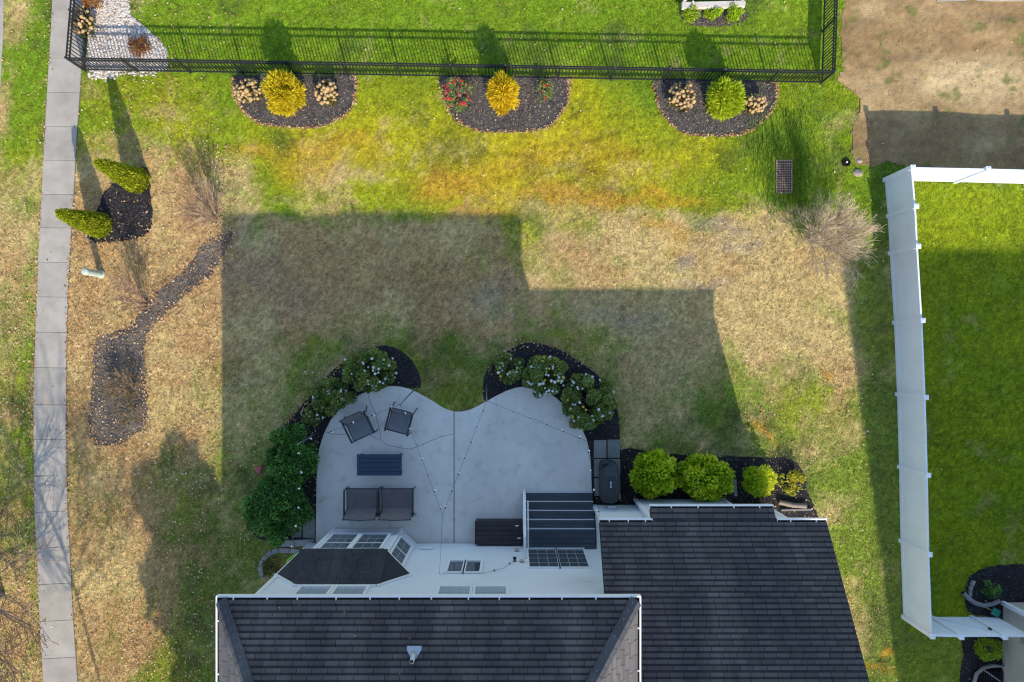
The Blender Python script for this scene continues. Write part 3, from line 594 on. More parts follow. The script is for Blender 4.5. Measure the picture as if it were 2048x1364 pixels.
# ------------------------------------------------------------------ fallen leaves
def fallen(n, sampler, label, mat=L_fall, z=0.03):
    bx,by,bz = sampler(n); n = len(bx)
    an = nrg.uniform(0,6.28,n); L = nrg.uniform(.035,.08,n); W = L*nrg.uniform(.4,.85,n); t1 = nrg.uniform(-.35,.35,n); fo = nrg.uniform(0,.35,n)
    ca,sa = np.cos(an),np.sin(an); V = np.empty((n,4,3),np.float32)
    for i,(a,b,c_) in enumerate(((-1,0,0),(0,-1,1),(1,0,0),(0,1,1))):
        V[:,i] = np.stack([bx+ca*a*L/2-sa*b*W/2, by+sa*a*L/2+ca*b*W/2, bz+.012+a*t1*L/2+c_*fo*W/2],-1)
    t = np.array([(0,1,2),(0,2,3)],np.int32); Fc = (t[None]+(np.arange(n)*4)[:,None,None]).reshape(-1,3)
    ob = big_mesh('fallen_leaves', V.reshape(-1,3), Fc, mat, None, False, np.repeat(nrg.random(n)**1.25*.95,4)); tag(ob,label,'leaves',None,'stuff')
def samp_lawn(n):
    x = nrg.uniform(-17.5,17,n*6); y = nrg.uniform(-11.6,11.6,n*6); px = 1024+x/S; py = 700-y/S
    w_ = 0.05+0.0*px
    w_ = np.where(px < 440, 0.28+0.6*np.clip((py-300)/700,0,1), w_)
    w_ = np.where((px>140)&(px<330)&(py>440)&(py<900), .75, w_)
    w_ = np.where((px>350)&(px<480)&(py>280)&(py<520), .6, w_)
    w_ = np.where((px<100)&(py>600), 1.0, w_)
    w_ = np.where((px>420)&(px<640)&(py>740)&(py<1150), .45, w_)
    w_ = np.where((px>1480)&(px<1745)&(py>400)&(py<1364), .22, w_)
    w_ = np.where((px>1800)&(py>345), .012, w_)
    w_ = np.where((px>1690)&(py<345), .05, w_)
    w_ = w_*(0.35+1.3*fbm(x,y,1.1,50))
    k = nrg.random(len(x)) < w_; x=x[k]; y=y[k]
    k = ~inpoly(x,y,wpatio); sn = inpoly(x,y,GP(BED_SNAKE))|inpoly(x,y,GP(BED_ARB)); k &= ~(sn & (nrg.random(len(x)) > .5)); walk = inpoly(x,y,WALKP); k &= ~(walk & (nrg.random(len(x)) > .03)); x=x[k][:n]; y=y[k][:n]
    return x,y,np.full(len(x),.026)
fallen(15500, samp_lawn, 'tan and orange fallen leaves strewn over the lawn')
def samp_edges(n):                       # leaves caught along bed edges and the walk
    X=[];Y=[]
    def line(pts,k,sd):
        for _ in range(k):
            i = rnd.randrange(len(pts)-1); t = rnd.random(); a=pts[i]; b=pts[i+1]
            p = G(a[0]+(b[0]-a[0])*t+rnd.gauss(0,sd), a[1]+(b[1]-a[1])*t+rnd.gauss(0,sd)); X.append(p.x); Y.append(p.y)
    line(BED_A[18:84],480,2.2); line(BED_B[18:84],420,2.2); line(BED_C[18:84],400,2.2); line(BED_SNAKE,900,6); line(BED_ARB[20:60],120,4)
    line([(120,440),(118,600),(118,900),(122,1250)] and WALK_R[5:18],260,2); line(WALK_L[1:18],330,2); line(BED_PL[24:66],260,7); line(BED_PR[12:50],160,6)
    line([(475,160),(472,185),(480,205)],70,4); line([(395,300),(440,330),(455,360)],110,14); line([(430,430),(470,470)],160,14)
    line([(570,1090),(625,1094)],60,4); line([(440,700),(430,900),(470,1100)],120,30)
    X=np.array(X);Y=np.array(Y); return X,Y,np.full(len(X),.034)
fallen(0, samp_edges, 'dry leaves caught along the bed edges and the walk')

# ------------------------------------------------------------------ the house
YW = -384*S; ZM = 6.56; YE = -5.565; XL, XR = -6.70, 2.92; SR = 0.68; SLF, SRT = 0.98, 0.875
ZW = 4.22; YEW = -4.397; WXL, WXR = 2.276, 8.20; YWW = -308*S; SWG = 0.68
house = thing('house','dark roofed white house with rear bay window and low wing','house',(-1.8,-8.0,0))
def lap_wall(name, a, b, z0, z1, parent, bh=0.115, mat=M_siding, zt=None):
    """lap siding between plan points a and b; zt(u) optional upper limit; outward is to the left of a->b"""
    a = Vector((a[0],a[1],0)); b = Vector((b[0],b[1],0)); d = (b-a); n_ = Vector((-d.y,d.x,0)).normalized()
    m = MB(); z = z0; m.add([a+Vector((0,0,z0)),b+Vector((0,0,z0)),b+Vector((0,0,z1)),a+Vector((0,0,z1))],[(0,1,2,3)])
    while z < z1-0.01:
        t = min(z+bh,z1); o1 = n_*0.016; o2 = n_*0.004
        p = [a+o1+Vector((0,0,z)), b+o1+Vector((0,0,z)), b+o2+Vector((0,0,t)), a+o2+Vector((0,0,t)), a+Vector((0,0,z)), b+Vector((0,0,z))]
        m.add(p, [(0,1,2,3),(4,5,1,0)]); z += bh
    return m.build(name, mat, parent)
def solid(name, mat, parent, *boxes, bevel=0.0):
    m = MB()
    for q in boxes: m.box(*q)
    return m.build(name, mat, parent, bevel=bevel)
XWL = -6.45
# main body core (inside, so that light cannot pass) and visible walls
solid('foundation', M_stone, house, (XWL+.02,2.7,-15.5,YW-.02,-.1,.16), (2.67,8.05,-12.5,YWW-.02,-.1,.16))
lap_wall('wall', (2.75,YW), (XWL,YW), 0.16, ZM-.08, house)
lap_wall('wall', (XWL,YW), (XWL,-15.6), 0.16, ZM-.08, house)
lap_wall('wall', (XWL,-15.6), (2.75,-15.6), 0.16, ZM-.08, house); lap_wall('wall', (2.75,-15.6), (2.75,YW), 0.16, ZM-.08, house)
lap_wall('wing_wall', (8.08,YWW), (2.63,YWW), 0.16, ZW-.02, house)
lap_wall('wing_wall', (2.63,YWW), (2.63,YW-.02), 0.16, ZW-.02, house)
lap_wall('wing_wall', (8.08,-12.4), (8.08,YWW), 0.16, ZW+.02, house)
lap_wall('wing_wall', (2.75,-12.4), (8.08,-12.4), 0.16, ZW+.02, house)
lap_wall('bump_out_wall', (6.75,-4.77), (3.95,-4.77), 0.16, 3.97, house); lap_wall('bump_out_wall', (3.95,-4.77), (3.95,YWW), 0.16, 3.97, house); lap_wall('bump_out_wall', (6.75,YWW), (6.75,-4.77), 0.16, 3.97, house)
# gable infill of the wing
wy0 = YEW-.09; wr = 3.9
m = MB(); zr = ZW+SWG*wr
for x in (2.63,8.08): m.add([(x,wy0-.45,ZW),(x,wy0-wr,zr-.06),(x,wy0-2*wr+.4,ZW)],[(0,1,2)])
m.build('gable_wall', M_siding, house)
# corner boards
for x,y,z in ((XWL,YW,ZM-.08),(2.63,YWW,ZW-.02),(8.08,YWW,ZW-.02),(3.95,-4.77,3.95),(6.75,-4.77,3.95)): MB().box(x-.06,x+.06,y-.06,y+.022,.14,z).build('corner_board', M_trim, house)
# soffit and fascia
sf = MB(); sf.box(XL+.1,XR-.1,YW-.1,YE-.13,ZM-.16,ZM-.12); sf.box(XL+.1,XR-.1,YE-.145,YE-.125,ZM-.2,ZM+.0)
sf.box(XL+.1,XWL+.1,-16.0,YW,ZM-.16,ZM-.121); sf.box(XL+.12,XL+.14,-16.0,YE-.15,ZM-.2,ZM); sf.box(XR-.14,XR-.12,-16.0,YE-.15,ZM-.2,ZM)
sf.build('soffit', M_trim, house)
sf = MB(); sf.box(WXL+.05,WXR-.05,YWW-.1,YEW-.14,ZW-.15,ZW-.12); sf.box(WXL+.05,WXR-.05,YEW-.145,YEW-.125,ZW-.19,ZW-.01)
sf.build('wing_soffit', M_trim, house)

# --- shingles
roof = MB(); z_r = ZM+SR*5.4; yb = YE-.09
hipx = lambda z: (XL+.09+(z-ZM)/SLF, XR-.09-(z-ZM)/SRT)
def RP(e): return yb-e, ZM+SR*e
def roof_solid():
    m = MB(); a,b = hipx(z_r)
    yf = yb-10.8
    P = [(XL+.09,yb,ZM-.02),(XR-.09,yb,ZM-.02),(b,yb-5.4,z_r-.02),(a,yb-5.4,z_r-.02),(XL+.09,yf,ZM-.02),(XR-.09,yf,ZM-.02)]
    m.add(P,[(1,0,3,2),(0,4,3),(1,2,5),(4,5,2,3),(0,1,5,4)])
    return m.build('roof', M_under, house)
rmain = roof_solid()
m = MB(); zr = ZW+SWG*wr
m.add([(WXL,wy0,ZW-.02),(WXR,wy0,ZW-.02),(WXR,wy0-wr,zr-.02),(WXL,wy0-wr,zr-.02),(WXL,wy0-2*wr,ZW-.02),(WXR,wy0-2*wr,ZW-.02),
       (WXL,wy0,ZW-.14),(WXR,wy0,ZW-.14),(WXR,wy0-wr,zr-.14),(WXL,wy0-wr,zr-.14),(WXL,wy0-2*wr,ZW-.14),(WXR,wy0-2*wr,ZW-.14)],
      [(1,0,3,2),(2,3,4,5),(6,7,8,9),(9,8,11,10),(0,1,7,6),(1,2,8,7),(2,5,11,8),(3,0,6,9),(4,3,9,10)])
ba = 0.3116; BX0,BX1 = 3.64,6.90
m.add([(BX0,wy0+ba,ZW-SWG*ba-.02),(BX1,wy0+ba,ZW-SWG*ba-.02),(BX1,wy0+.02,ZW-.021),(BX0,wy0+.02,ZW-.021),(BX0,wy0+ba,ZW-SWG*ba-.14),(BX1,wy0+ba,ZW-SWG*ba-.14),(BX1,wy0+.02,ZW-.14),(BX0,wy0+.02,ZW-.14)],
      [(1,0,3,2),(0,1,5,4),(1,2,6,5),(3,0,4,7),(4,5,6,7)])
rwing = m.build('wing_roof', [M_under], house)
BUDGET = [300]
def shingle_mesh(wd, ex):
    m = MB(); L = ex*1.25; b = ex*0.62; t = 0.016
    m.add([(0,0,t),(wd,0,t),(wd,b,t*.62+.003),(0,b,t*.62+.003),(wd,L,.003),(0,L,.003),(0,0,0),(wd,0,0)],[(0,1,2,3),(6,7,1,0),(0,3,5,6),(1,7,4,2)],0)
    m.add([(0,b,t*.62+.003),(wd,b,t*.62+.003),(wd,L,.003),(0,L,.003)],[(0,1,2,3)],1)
    return m
def shingle_plane(o, xd, yd, rng, rows, ex, wd, parent, mats, single_rows=(0,0), seedo=0, joined=None):
    o = Vector(o); xd = Vector(xd).normalized(); yd = Vector(yd).normalized(); zd = xd.cross(yd).normalized()
    R = Matrix((xd,yd,zd)).transposed().to_4x4(); rg = random.Random(seedo); base = None; off = ORG[parent.name]
    J = joined if joined is not None else MB()
    for r in range(rows):
        u0,u1 = rng(r*ex)
        if u1-u0 < 0.02: continue
        u = u0 - rg.uniform(0.05,wd) ; p0 = o + yd*(r*ex)
        while u < u1:
            a = max(u,u0); b = min(u+wd,u1); g = 0.006
            if b-a > .03:
                if single_rows[0] <= r < single_rows[1] and b-a > wd-.001 and BUDGET[0] > 0:
                    BUDGET[0] -= 1
                    if base is None: base = shingle_mesh(wd-2*g, ex).build('shingle', mats, parent, local=True); ob = base
                    else: ob = bpy.data.objects.new('shingle', base.data); COL.objects.link(ob); ob.parent = parent
                    ob.matrix_basis = Matrix.Translation(p0+xd*(a+g)+zd*rg.uniform(0,.004)-off) @ R
                else:
                    q = shingle_mesh(b-a-2*g, ex); q0 = p0+xd*(a+g)+zd*rg.uniform(0,.004)
                    J.v2 = None; k = len(J.v)
                    J.v += [tuple(q0+xd*x+yd*y+zd*z) for x,y,z in q.v]; J.f += [tuple(i+k for i in f) for f in q.f]; J.m += q.m
            u += wd
    return J
ca = 1/math.sqrt(1+SR*SR); sa = SR*ca
def rng_main(sl):
    z = ZM+sl*sa; a,b = hipx(z); return (-b+.0, -a-.0)     # local x runs towards -X
EXM = 0.142
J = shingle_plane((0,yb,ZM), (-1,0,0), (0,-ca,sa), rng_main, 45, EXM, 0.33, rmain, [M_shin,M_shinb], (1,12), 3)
# side slopes of the hip
for sd,sl_,xe in ((1,SLF,XL+.09),(-1,SRT,XR-.09)):
    cs = 1/math.sqrt(1+sl_*sl_); ss = sl_*cs
    if sd == 1: f = lambda s_, ss=ss: (yb*-1+ (s_*ss)/SR, -(yb-10.8)-(s_*ss)/SR); J = shingle_plane((xe,0,ZM),(0,-1,0),(cs,0,ss),f,28,0.15,0.34,rmain,[M_shing,M_shing],(0,0),5,None) if False else J
    k = MB(); f = (lambda s_, ss=ss: (yb-10.8+(s_*ss)/SR, yb-(s_*ss)/SR))
    if sd == 1: k = shingle_plane((xe,0,ZM),(0,-1,0),(cs,0,ss),(lambda s_,ss=ss:(-(yb-(s_*ss)/SR), -(yb-10.8+(s_*ss)/SR))),30,0.15,0.34,rmain,[M_shing,M_shing],(0,0),5)
    else: k = shingle_plane((xe,0,ZM),(0,1,0),(-cs,0,ss),f,30,0.15,0.34,rmain,[M_shing,M_shing],(0,0),6)
    ob = k.build('side_slope_shingles', [M_shing,M_shing], rmain); ob['kind'] = 'stuff'
ob = J.build('roof_shingles', [M_shin,M_shinb], rmain); ob['kind'] = 'stuff'
EXW = 0.138
caw = 1/math.sqrt(1+SWG*SWG); saw = SWG*caw
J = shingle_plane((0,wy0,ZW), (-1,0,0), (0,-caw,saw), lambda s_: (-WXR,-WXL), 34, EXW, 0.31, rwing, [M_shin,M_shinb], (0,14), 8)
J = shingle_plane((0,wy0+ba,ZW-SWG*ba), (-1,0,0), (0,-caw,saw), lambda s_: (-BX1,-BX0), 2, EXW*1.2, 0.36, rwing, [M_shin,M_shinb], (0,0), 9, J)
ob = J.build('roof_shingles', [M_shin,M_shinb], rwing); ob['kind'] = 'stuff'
# hip caps
M_shinc = shingle_mat('shingle_cap',(0.075,0.078,0.085),(0.10,0.102,0.108))
def caps(p0, p1, n_l, n_r, n, parent):
    p0 = Vector(p0); p1 = Vector(p1); d = (p1-p0); L = d.length; d.normalize()
    wl = Vector(n_l).normalized(); wr_ = Vector(n_r).normalized(); up = wl.cross(d); up = Vector((0,0,1))
    m = MB(); ex = L/n; a = 0.17
    def pt(t,wv,h): return d*t+wv*a+up*h
    m.add([pt(0,wl,.066),d*0+up*.092,pt(0,wr_,.066),pt(ex*1.3,wl,.048),d*ex*1.3+up*.068,pt(ex*1.3,wr_,.048),pt(0,wl,.0),up*.0,pt(0,wr_,.0)],[(1,0,3,4),(2,1,4,5),(6,0,1,7),(7,1,2,8),(0,6,3),(2,5,8)])
    base = m.build('hip_cap', M_shinc, parent, local=True)
    for i in range(n):
        ob = base if i == 0 else bpy.data.objects.new('hip_cap', base.data)
        if i: COL.objects.link(ob); ob.parent = parent
        ob.location = p0+d*(ex*i)-ORG[parent.name]
e = 5.4; zt = ZM+SR*e; A,B = hipx(zt)
cs = 1/math.sqrt(1+SLF**2)
hl = Vector((A-(XL+.09),-e,zt-ZM)).normalized(); hr = Vector((B-(XR-.09),-e,zt-ZM)).normalized()
nrear = Vector((0,SR,1)).normalized(); nleft = Vector((-SLF,0,1)).normalized(); nright = Vector((SRT,0,1)).normalized()
caps((XL+.09,yb,ZM+.02),(A,yb-e,zt+.02), hl.cross(nleft), -(hl.cross(nrear)), 36, rmain)
caps((XR-.09,yb,ZM+.02),(B,yb-e,zt+.02), hr.cross(nrear), -(hr.cross(nright)), 34, rmain)
# vent pipe on the main slope
def on_slope(px,py):
    # intersection of the view ray with the rear slope
    for i in range(60):
        pass
    lo,hi = ZM,ZM+4
    for _ in range(50):
        z=(lo+hi)/2; y=(700-py)*(H-z)/F; zz=ZM+SR*(yb-y)
        if zz > z: lo=z
        else: hi=z
    return Vector(((px-1024)*(H-z)/F,(700-py)*(H-z)/F,z))
vp = on_slope(828,1306)
vpr = MB(); vpr.lathe((0,0,0),[(.075,-.02),(.075,.10),(.062,.12),(.05,.13),(.046,.34)],14); vpo = vpr.build('vent_pipe', M_metal, rmain, local=True, smooth=True); vpo.location = vp-ORG[house.name]+Vector((0,-.03,.0))
fl = MB(); ydv = Vector((0,-ca,sa)); xdv = Vector((1,0,0)); zdv = Vector((0,sa,ca)); p = vp+zdv*.024
fl.add([p+xdv*-.16+ydv*-.14,p+xdv*.16+ydv*-.14,p+xdv*.16+ydv*-.06,p+xdv*.1+ydv*.04,p+xdv*.06+ydv*.12,p+xdv*-.06+ydv*.12,p+xdv*-.1+ydv*.04,p+xdv*-.16+ydv*-.06],[(0,1,2,3,4,5,6,7)])
fl.build('vent_flashing', M_metal, rmain)
vi = MB(); vi.lathe((0,0,0),[(.04,.3),(.04,.343)],12); q = vi.build('vent_opening', M_rubber, rmain, local=True); q.location = vpo.location

# --- gutters
def gutter(a, b, z, inward, parent, nstrap, strap_at=None, ends=True):
    a = Vector((a[0],a[1],z)); b = Vector((b[0],b[1],z)); n_ = Vector((inward[0],inward[1],0)); d = (b-a).normalized(); up = Vector((0,0,1))
    m = MB()
    def bx(o0,o1,z0,z1,e0=0,e1=0):
        vs = []
        for p in (a-d*e0,b+d*e1):
            for o,zz in ((o0,z0),(o1,z0),(o1,z1),(o0,z1)): vs.append(p+n_*o+up*zz)
        m.add(vs,[(0,1,2,3),(7,6,5,4),(0,4,5,1),(1,5,6,2),(2,6,7,3),(3,7,4,0)])
    bx(0,.012,-.13,-.014); bx(-.004,.034,-.013,.0); bx(.012,.12,-.13,-.118)
    bx2 = (a,b)
    for p in (a,b): m.bar(p+n_*.012+up*-.066, p+n_*.118+up*-.066, .01, .112)
    g = m.build('gutter', M_gutter, parent)
    m = MB(); 
    vs=[]
    for p in (a+d*.01,b-d*.01):
        for o,zz in ((.0135,-.115),(.119,-.115),(.119,-.055),(.0135,-.055)): vs.append(p+n_*o+up*zz)
    m.add(vs,[(0,1,2,3),(7,6,5,4),(0,4,5,1),(1,5,6,2),(2,6,7,3),(3,7,4,0)]); m.build('gutter_debris', M_debris, g)
    L = (b-a).length
    for i in range(nstrap):
        t = (i+.6+rnd.uniform(-.12,.12))/nstrap*L if nstrap > 1 else L*.5
        s_ = MB(); s_.bar(a+d*t+n_*.035+up*-.004, a+d*t+n_*.15+up*.012, .03, .008); s_.build('gutter_strap', M_gutter, g)
    return g
gutter((XL,YE),(XR,YE),ZM,(0,-1),house,13)
gutter((XL,YE-.02),(XL,-16.0),ZM+.001,(1,0),house,10); gutter((XR,YE-.02),(XR,-16.0),ZM+.001,(-1,0),house,10)
gutter((WXL,YEW),(BX0+.02,YEW),ZW,(0,-1),house,3); gutter((BX0,YEW+ba),(BX1,YEW+ba),ZW-SWG*ba,(0,-1),house,4); gutter((BX1+.02,YEW),(WXR,YEW),ZW,(0,-1),house,2)
sf = MB(); sf.box(BX0+.03,BX1-.03,-4.8,YEW+ba-.13,ZW-SWG*ba-.16,ZW-SWG*ba-.125); sf.build('bump_out_soffit', M_trim, house)

# --- windows and doors
M_muntin = plain('muntin_grey',(0.34,0.38,0.42),.5,.3)
def window(parent, o, ud, nd, u0, u1, z0, z1, cols=3, rows=2, sash=True, name='window', fw=.075, blind=False, grid_from=0.0):
    o = Vector(o); ud = Vector(ud).normalized(); nd = Vector(nd).normalized(); up = Vector((0,0,1))
    def P(u,z,d): return o+ud*u+nd*d+up*z
    def bx(m,ua,ub,za,zb,d0,d1):
        vs = [P(u,z,d) for d in (d0,d1) for u,z in ((ua,za),(ub,za),(ub,zb),(ua,zb))]
        m.add(vs,[(3,2,1,0),(4,5,6,7),(0,1,5,4),(1,2,6,5),(2,3,7,6),(3,0,4,7)])
    m = MB(); bx(m,u0-fw,u1+fw,z0-fw,z0,-.02,.055); bx(m,u0-fw,u1+fw,z1,z1+fw,-.02,.055); bx(m,u0-fw,u0,z0,z1,-.02,.053); bx(m,u1,u1+fw,z0,z1,-.02,.053)
    f = m.build(name, M_trim, parent)
    zm = (z0+z1)/2
    halves = ((z0,zm-.02),(zm+.02,z1)) if sash else ((z0,z1),)
    if sash: m = MB(); bx(m,u0,u1,zm-.022,zm+.022,.0,.04); m.build('sash_rail', M_trim, f)
    for hi,(za,zb) in enumerate(halves):
        m = MB(); bx(m,u0+.002,u1-.002,za,zb,-.015,.018 if hi==0 else .024); m.build('pane', M_blind if blind else M_glass, f)
        mu = MB(); d0 = .019 if hi==0 else .025
        for i in range(1,cols): u = u0+(u1-u0)*i/cols; bx(mu,u-.006,u+.006,za,zb,d0-.004,d0+.008)
        for i in range(1,rows): z = za+(zb-za)*i/rows; bx(mu,u0,u1,z-.006,z+.006,d0-.004,d0+.0075)
        if mu.v: mu.build('muntin', M_muntin, f)
    return f
W0 = (0,YW,0); U = (1,0,0); NN = (0,1,0)
for a,b in ((-5.455,-4.69),(-4.53,-3.77),(-1.86,-1.08),(-.94,-.156)): window(house,W0,U,NN,a,b,4.27,5.85,3,2,True,blind=True)
for a,b in ((-1.80,-1.41),(-1.30,-.91)): window(house,W0,U,NN,a,b,2.10,3.08,1,1,False)
window(house,W0,U,NN,.50,1.33,.87,2.66,3,4,False,'sliding_door',.05); window(house,W0,U,NN,1.39,2.19,.87,2.66,3,4,False,'sliding_door',.05)
m = MB(); m.box(1.335,1.36,YW+.05,YW+.08,1.5,1.75); m.build('door_handle', M_black, house)
# bay window
bay = MB(); bx_ = [(-6.17,YW),(-5.69,-5.73),(-3.55,-5.73),(-3.07,YW)]
for p,q in zip(bx_[::-1],bx_[::-1][1:]): lap_wall('bay_wall', p, q, 0.10, 3.2, house)
for x,y in bx_[1:3]: MB().box(x-.045,x+.045,y-.05,y+.024,.08,3.2).build('bay_corner_board', M_trim, house)
FB = (0,-5.73,0); window(house,FB,U,NN,-5.51,-4.75,.86,2.75,3,2,True,blind=False); window(house,FB,U,NN,-4.60,-3.82,.86,2.75,3,2,True)
dv = Vector((-3.07+3.55,YW+5.73,0)); window(house,(-3.55,-5.73,0),dv,(-dv.y,dv.x,0),.13,.54,.86,2.75,2,2,True)
dv2 = Vector((-5.69+6.17,-5.73-YW,0)); window(house,(-6.17,YW,0),dv2,(-dv2.y,dv2.x,0),.13,.54,.86,2.75,2,2,True)
E = [(-6.50,YW-.01,3.23),(-5.76,-5.47,3.23),(-3.48,-5.47,3.23),(-2.76,YW-.01,3.23),(-3.54,YW+.004,4.14),(-5.66,YW+.004,4.14)]
m = MB(); m.add(E+[(x,y,z-.07) for x,y,z in E[:4]],[(2,1,5,4),(1,0,5),(3,2,4),(6,7,8,9)],0); m.add([E[0],E[1],E[2],E[3]]+[(x,y,z-.07) for x,y,z in E[:4]],[(1,0,4,5),(2,1,5,6),(3,2,6,7)],1)
br = m.build('bay_roof', [M_shbay,M_trim], house)
sv = Vector((0,YW+5.47,4.14-3.23)); Ls = sv.length
def rb(s_): t = s_/Ls; return (-( -3.48+(-3.54+3.48)*t)+.03, -(-5.76+(-5.66+5.76)*t)-.03)
J = shingle_plane((0,-5.465,3.235),(-1,0,0),sv,rb,8,Ls/8.4,.36,br,[M_shbay,M_shbay],(0,0),12); ob = J.build('roof_shingles',[M_shbay,M_shbay],br); ob['kind']='stuff'
p = [Vector(q) for q in E]
for a,b in ((1,5),(2,4)):
    m = MB()
    for i in range(7):
        q0 = p[a].lerp(p[b],i/7.2); q1 = p[a].lerp(p[b],(i+1.2)/7.2); m.bar(q0+Vector((0,0,.016)),q1+Vector((0,0,.006)),.15,.012)
    m.build('hip_caps', M_shbay, br)['kind'] = 'stuff'
m = MB(); m.bar((-5.66,YW+.03,4.17),(-3.54,YW+.03,4.17),.05,.07); m.bar((-5.66,YW+.03,4.17),(-6.50,YW+.03,3.27),.05,.06); m.bar((-3.54,YW+.03,4.17),(-2.76,YW+.03,3.27),.05,.06); m.build('bay_roof_trim', M_trim, house)
# small wall fittings
m = MB(); m.box(-2.86,-2.46,YW+.01,YW+.06,.70,.84); m.build('wall_vent', M_trim, house, bevel=.01)
m = MB(); m.box(.08,.22,YW+.01,YW+.08,.96,1.08); m.build('outlet_box', M_beigebox, house, bevel=.01)
m = MB(); m.box(.22,.36,YW+.01,YW+.07,2.02,2.18); m.build('outlet_box', M_beigebox, house, bevel=.01)
m = MB(); m.box(3.02,3.24,YWW+.01,YWW+.09,.55,.67); m.build('outlet_cover', M_trim, house, bevel=.01)
m = MB(); m.box(2.62,2.64,YWW-.1,YWW-.05,.5,.6); m.build('hose_bib', M_black, house)
fx = MB(); fx.box(.05,.11,YW+.01,YW+.05,2.02,2.10); fx.build('floodlight_base', M_black, house)
q = MB(); q.box(.03,.13,YW+.055,YW+.12,1.95,2.04); q.build('floodlight_head', M_black, house, bevel=.01)
# entry stairs
st = thing('entry_stairs','grey stepped entry stairs with white risers below the sliding door','stairs',(1.5,-5.4,0))
ys = [-4.56,-4.816,-5.066,-5.314,-5.56]
for i,y in enumerate(ys):
    z = .162*(i+1); y2 = ys[i+1] if i < 4 else YW+.02
    nb = 2 if i < 4 else 4
    for k in range(nb):
        ya = y+.02+(y2-y-.02)*k/nb; yb_ = y+.02+(y2-y-.02)*(k+1)/nb
        MB().box(.36,2.58,yb_+.004,ya-.002 if k else ya,z-.03,z).build('tread_board', M_tread, st, bevel=.004)
    MB().box(.38,2.57,y-.03,y-.008,(z-.162 if i else .045)+.001,z-.031).build('riser', M_trim, st)
    MB().box(.37,2.575,y-.004,y+.020,z-.028,z+.004).build('nosing', M_trim, st)
rl = thing('stair_railing','white railing along the left side of the entry stairs','railing',(.37,-5.3,0))
MB().bar((.385,-4.5,1.02),(.385,-5.56,1.72),.085,.05).bar((.385,-5.56,1.72),(.385,YW+.03,1.74),.085,.05).build('top_rail', M_trim, rl, bevel=.008)
MB().bar((.50,-4.75,.50),(.50,-5.6,.98),.045,.05).bar((.50,-5.6,.98),(.50,YW+.05,.98),.045,.05).build('bottom_rail', M_trim, rl)
for y,z0,z1 in ((-4.52,.045,1.05),(-5.58,.045,1.73)): MB().box(.345,.425,y-.04,y+.04,z0,z1).build('post', M_trim, rl)
for i in range(8):
    y = -4.68-i*.115; z = .1+(-4.5-y)*.66; MB().box(.372,.398,y-.013,y+.013,z,z+.93).build('baluster', M_trim, rl)
MB().bar((.36,-4.5,.14),(.36,-5.6,.84),.03,.22).build('stringer', M_trim, rl)
# deck box
db = thing('deck_box','dark brown slatted deck box against the house wall','storage box',(-.42,-5.8,.045))
solid('body', M_box, db, (-1.14,.31,YW+.06,-5.42,.045,.47))
for k in range(5):
    d = (YW+.05+5.39)/5; y = -5.39+d*k; MB().box(-1.165,.335,y+d+.006,y-.002,.472,.50+.002*(k%2)).build('lid_plank', M_box, db, bevel=.005)
MB().box(-1.17,-1.13,YW+.06,-5.385,.503,.512).build('lid_edge', M_box, db)
for k,(x,y) in enumerate(((1.0,-.0),(.0,0))): pass
lf = MB()
for x,y in ((.15,-5.53),(.22,-5.92)): lf.add([(x-.07,y,.52),(x,y-.03,.53),(x+.08,y+.01,.525),(x,y+.03,.54)],[(0,1,2,3)])
tag(lf.build('paper_scrap', M_bulb),'torn white paper scraps lying on the brown deck box','paper')

# ------------------------------------------------------------------ neighbouring house at the lower right
nh = thing('neighbour_house','beige sided neighbouring house behind the white gate, at the right edge','house',(19,-14,0))
NX,NY = 15.75,-8.1
lap_wall('wall',(NX,NY),(NX,-21.5),.1,7.05,nh,mat=M_tanwall); lap_wall('wall',(27,NY),(NX,NY),.1,7.05,nh,mat=M_tanwall)
lap_wall('wall',(NX,-21.5),(27,-21.5),.1,7.05,nh,mat=M_tanwall); lap_wall('wall',(27,-21.5),(27,NY),.1,7.05,nh,mat=M_tanwall)
MB().box(NX-.03,NX+.09,NY-.09,NY+.03,.05,7.05).build('corner_board', M_trim, nh)
m = MB(); zr2 = 11.86; m.add([(NX,NY,7.05),(NX,-14.6,zr2-.1),(NX,-21.3,7.0)],[(0,1,2)]); m.build('gable_wall', M_tanwall, nh)
m = MB(); x0,x1 = NX-.4,27.4
P = [(x0,NY+.4,7.06),(x1,NY+.4,7.06),(x1,-14.6,zr2),(x0,-14.6,zr2),(x0,-21.9,6.95),(x1,-21.9,6.95)]
m.add(P+[(x,y,z-.15) for x,y,z in P],[(1,0,3,2),(2,3,4,5),(6,7,8,9),(9,8,11,10),(0,1,7,6),(1,2,8,7),(2,5,11,8),(3,0,6,9),(4,3,9,10),(5,4,10,11)]); m.build('roof', M_shing, nh)
MB().box(NX-.06,NX-.0,NY-.95,NY-.8,.9,1.06).build('wall_vent', M_pipe, nh)
npd = GP([(2004,1275.5),(2110,1275.5),(2110,1500),(2004,1500)]); tag(MB().prism(npd if area(npd)>0 else npd[::-1],-.05,.03).build('walkway', M_tanwall if False else surf('neighbour_concrete',(0.36,0.33,0.30),(0.46,0.43,0.39),1.5,40,.9,.2,.004,.2,.1)),'tan concrete walk outside the white gate',None,None,'structure')
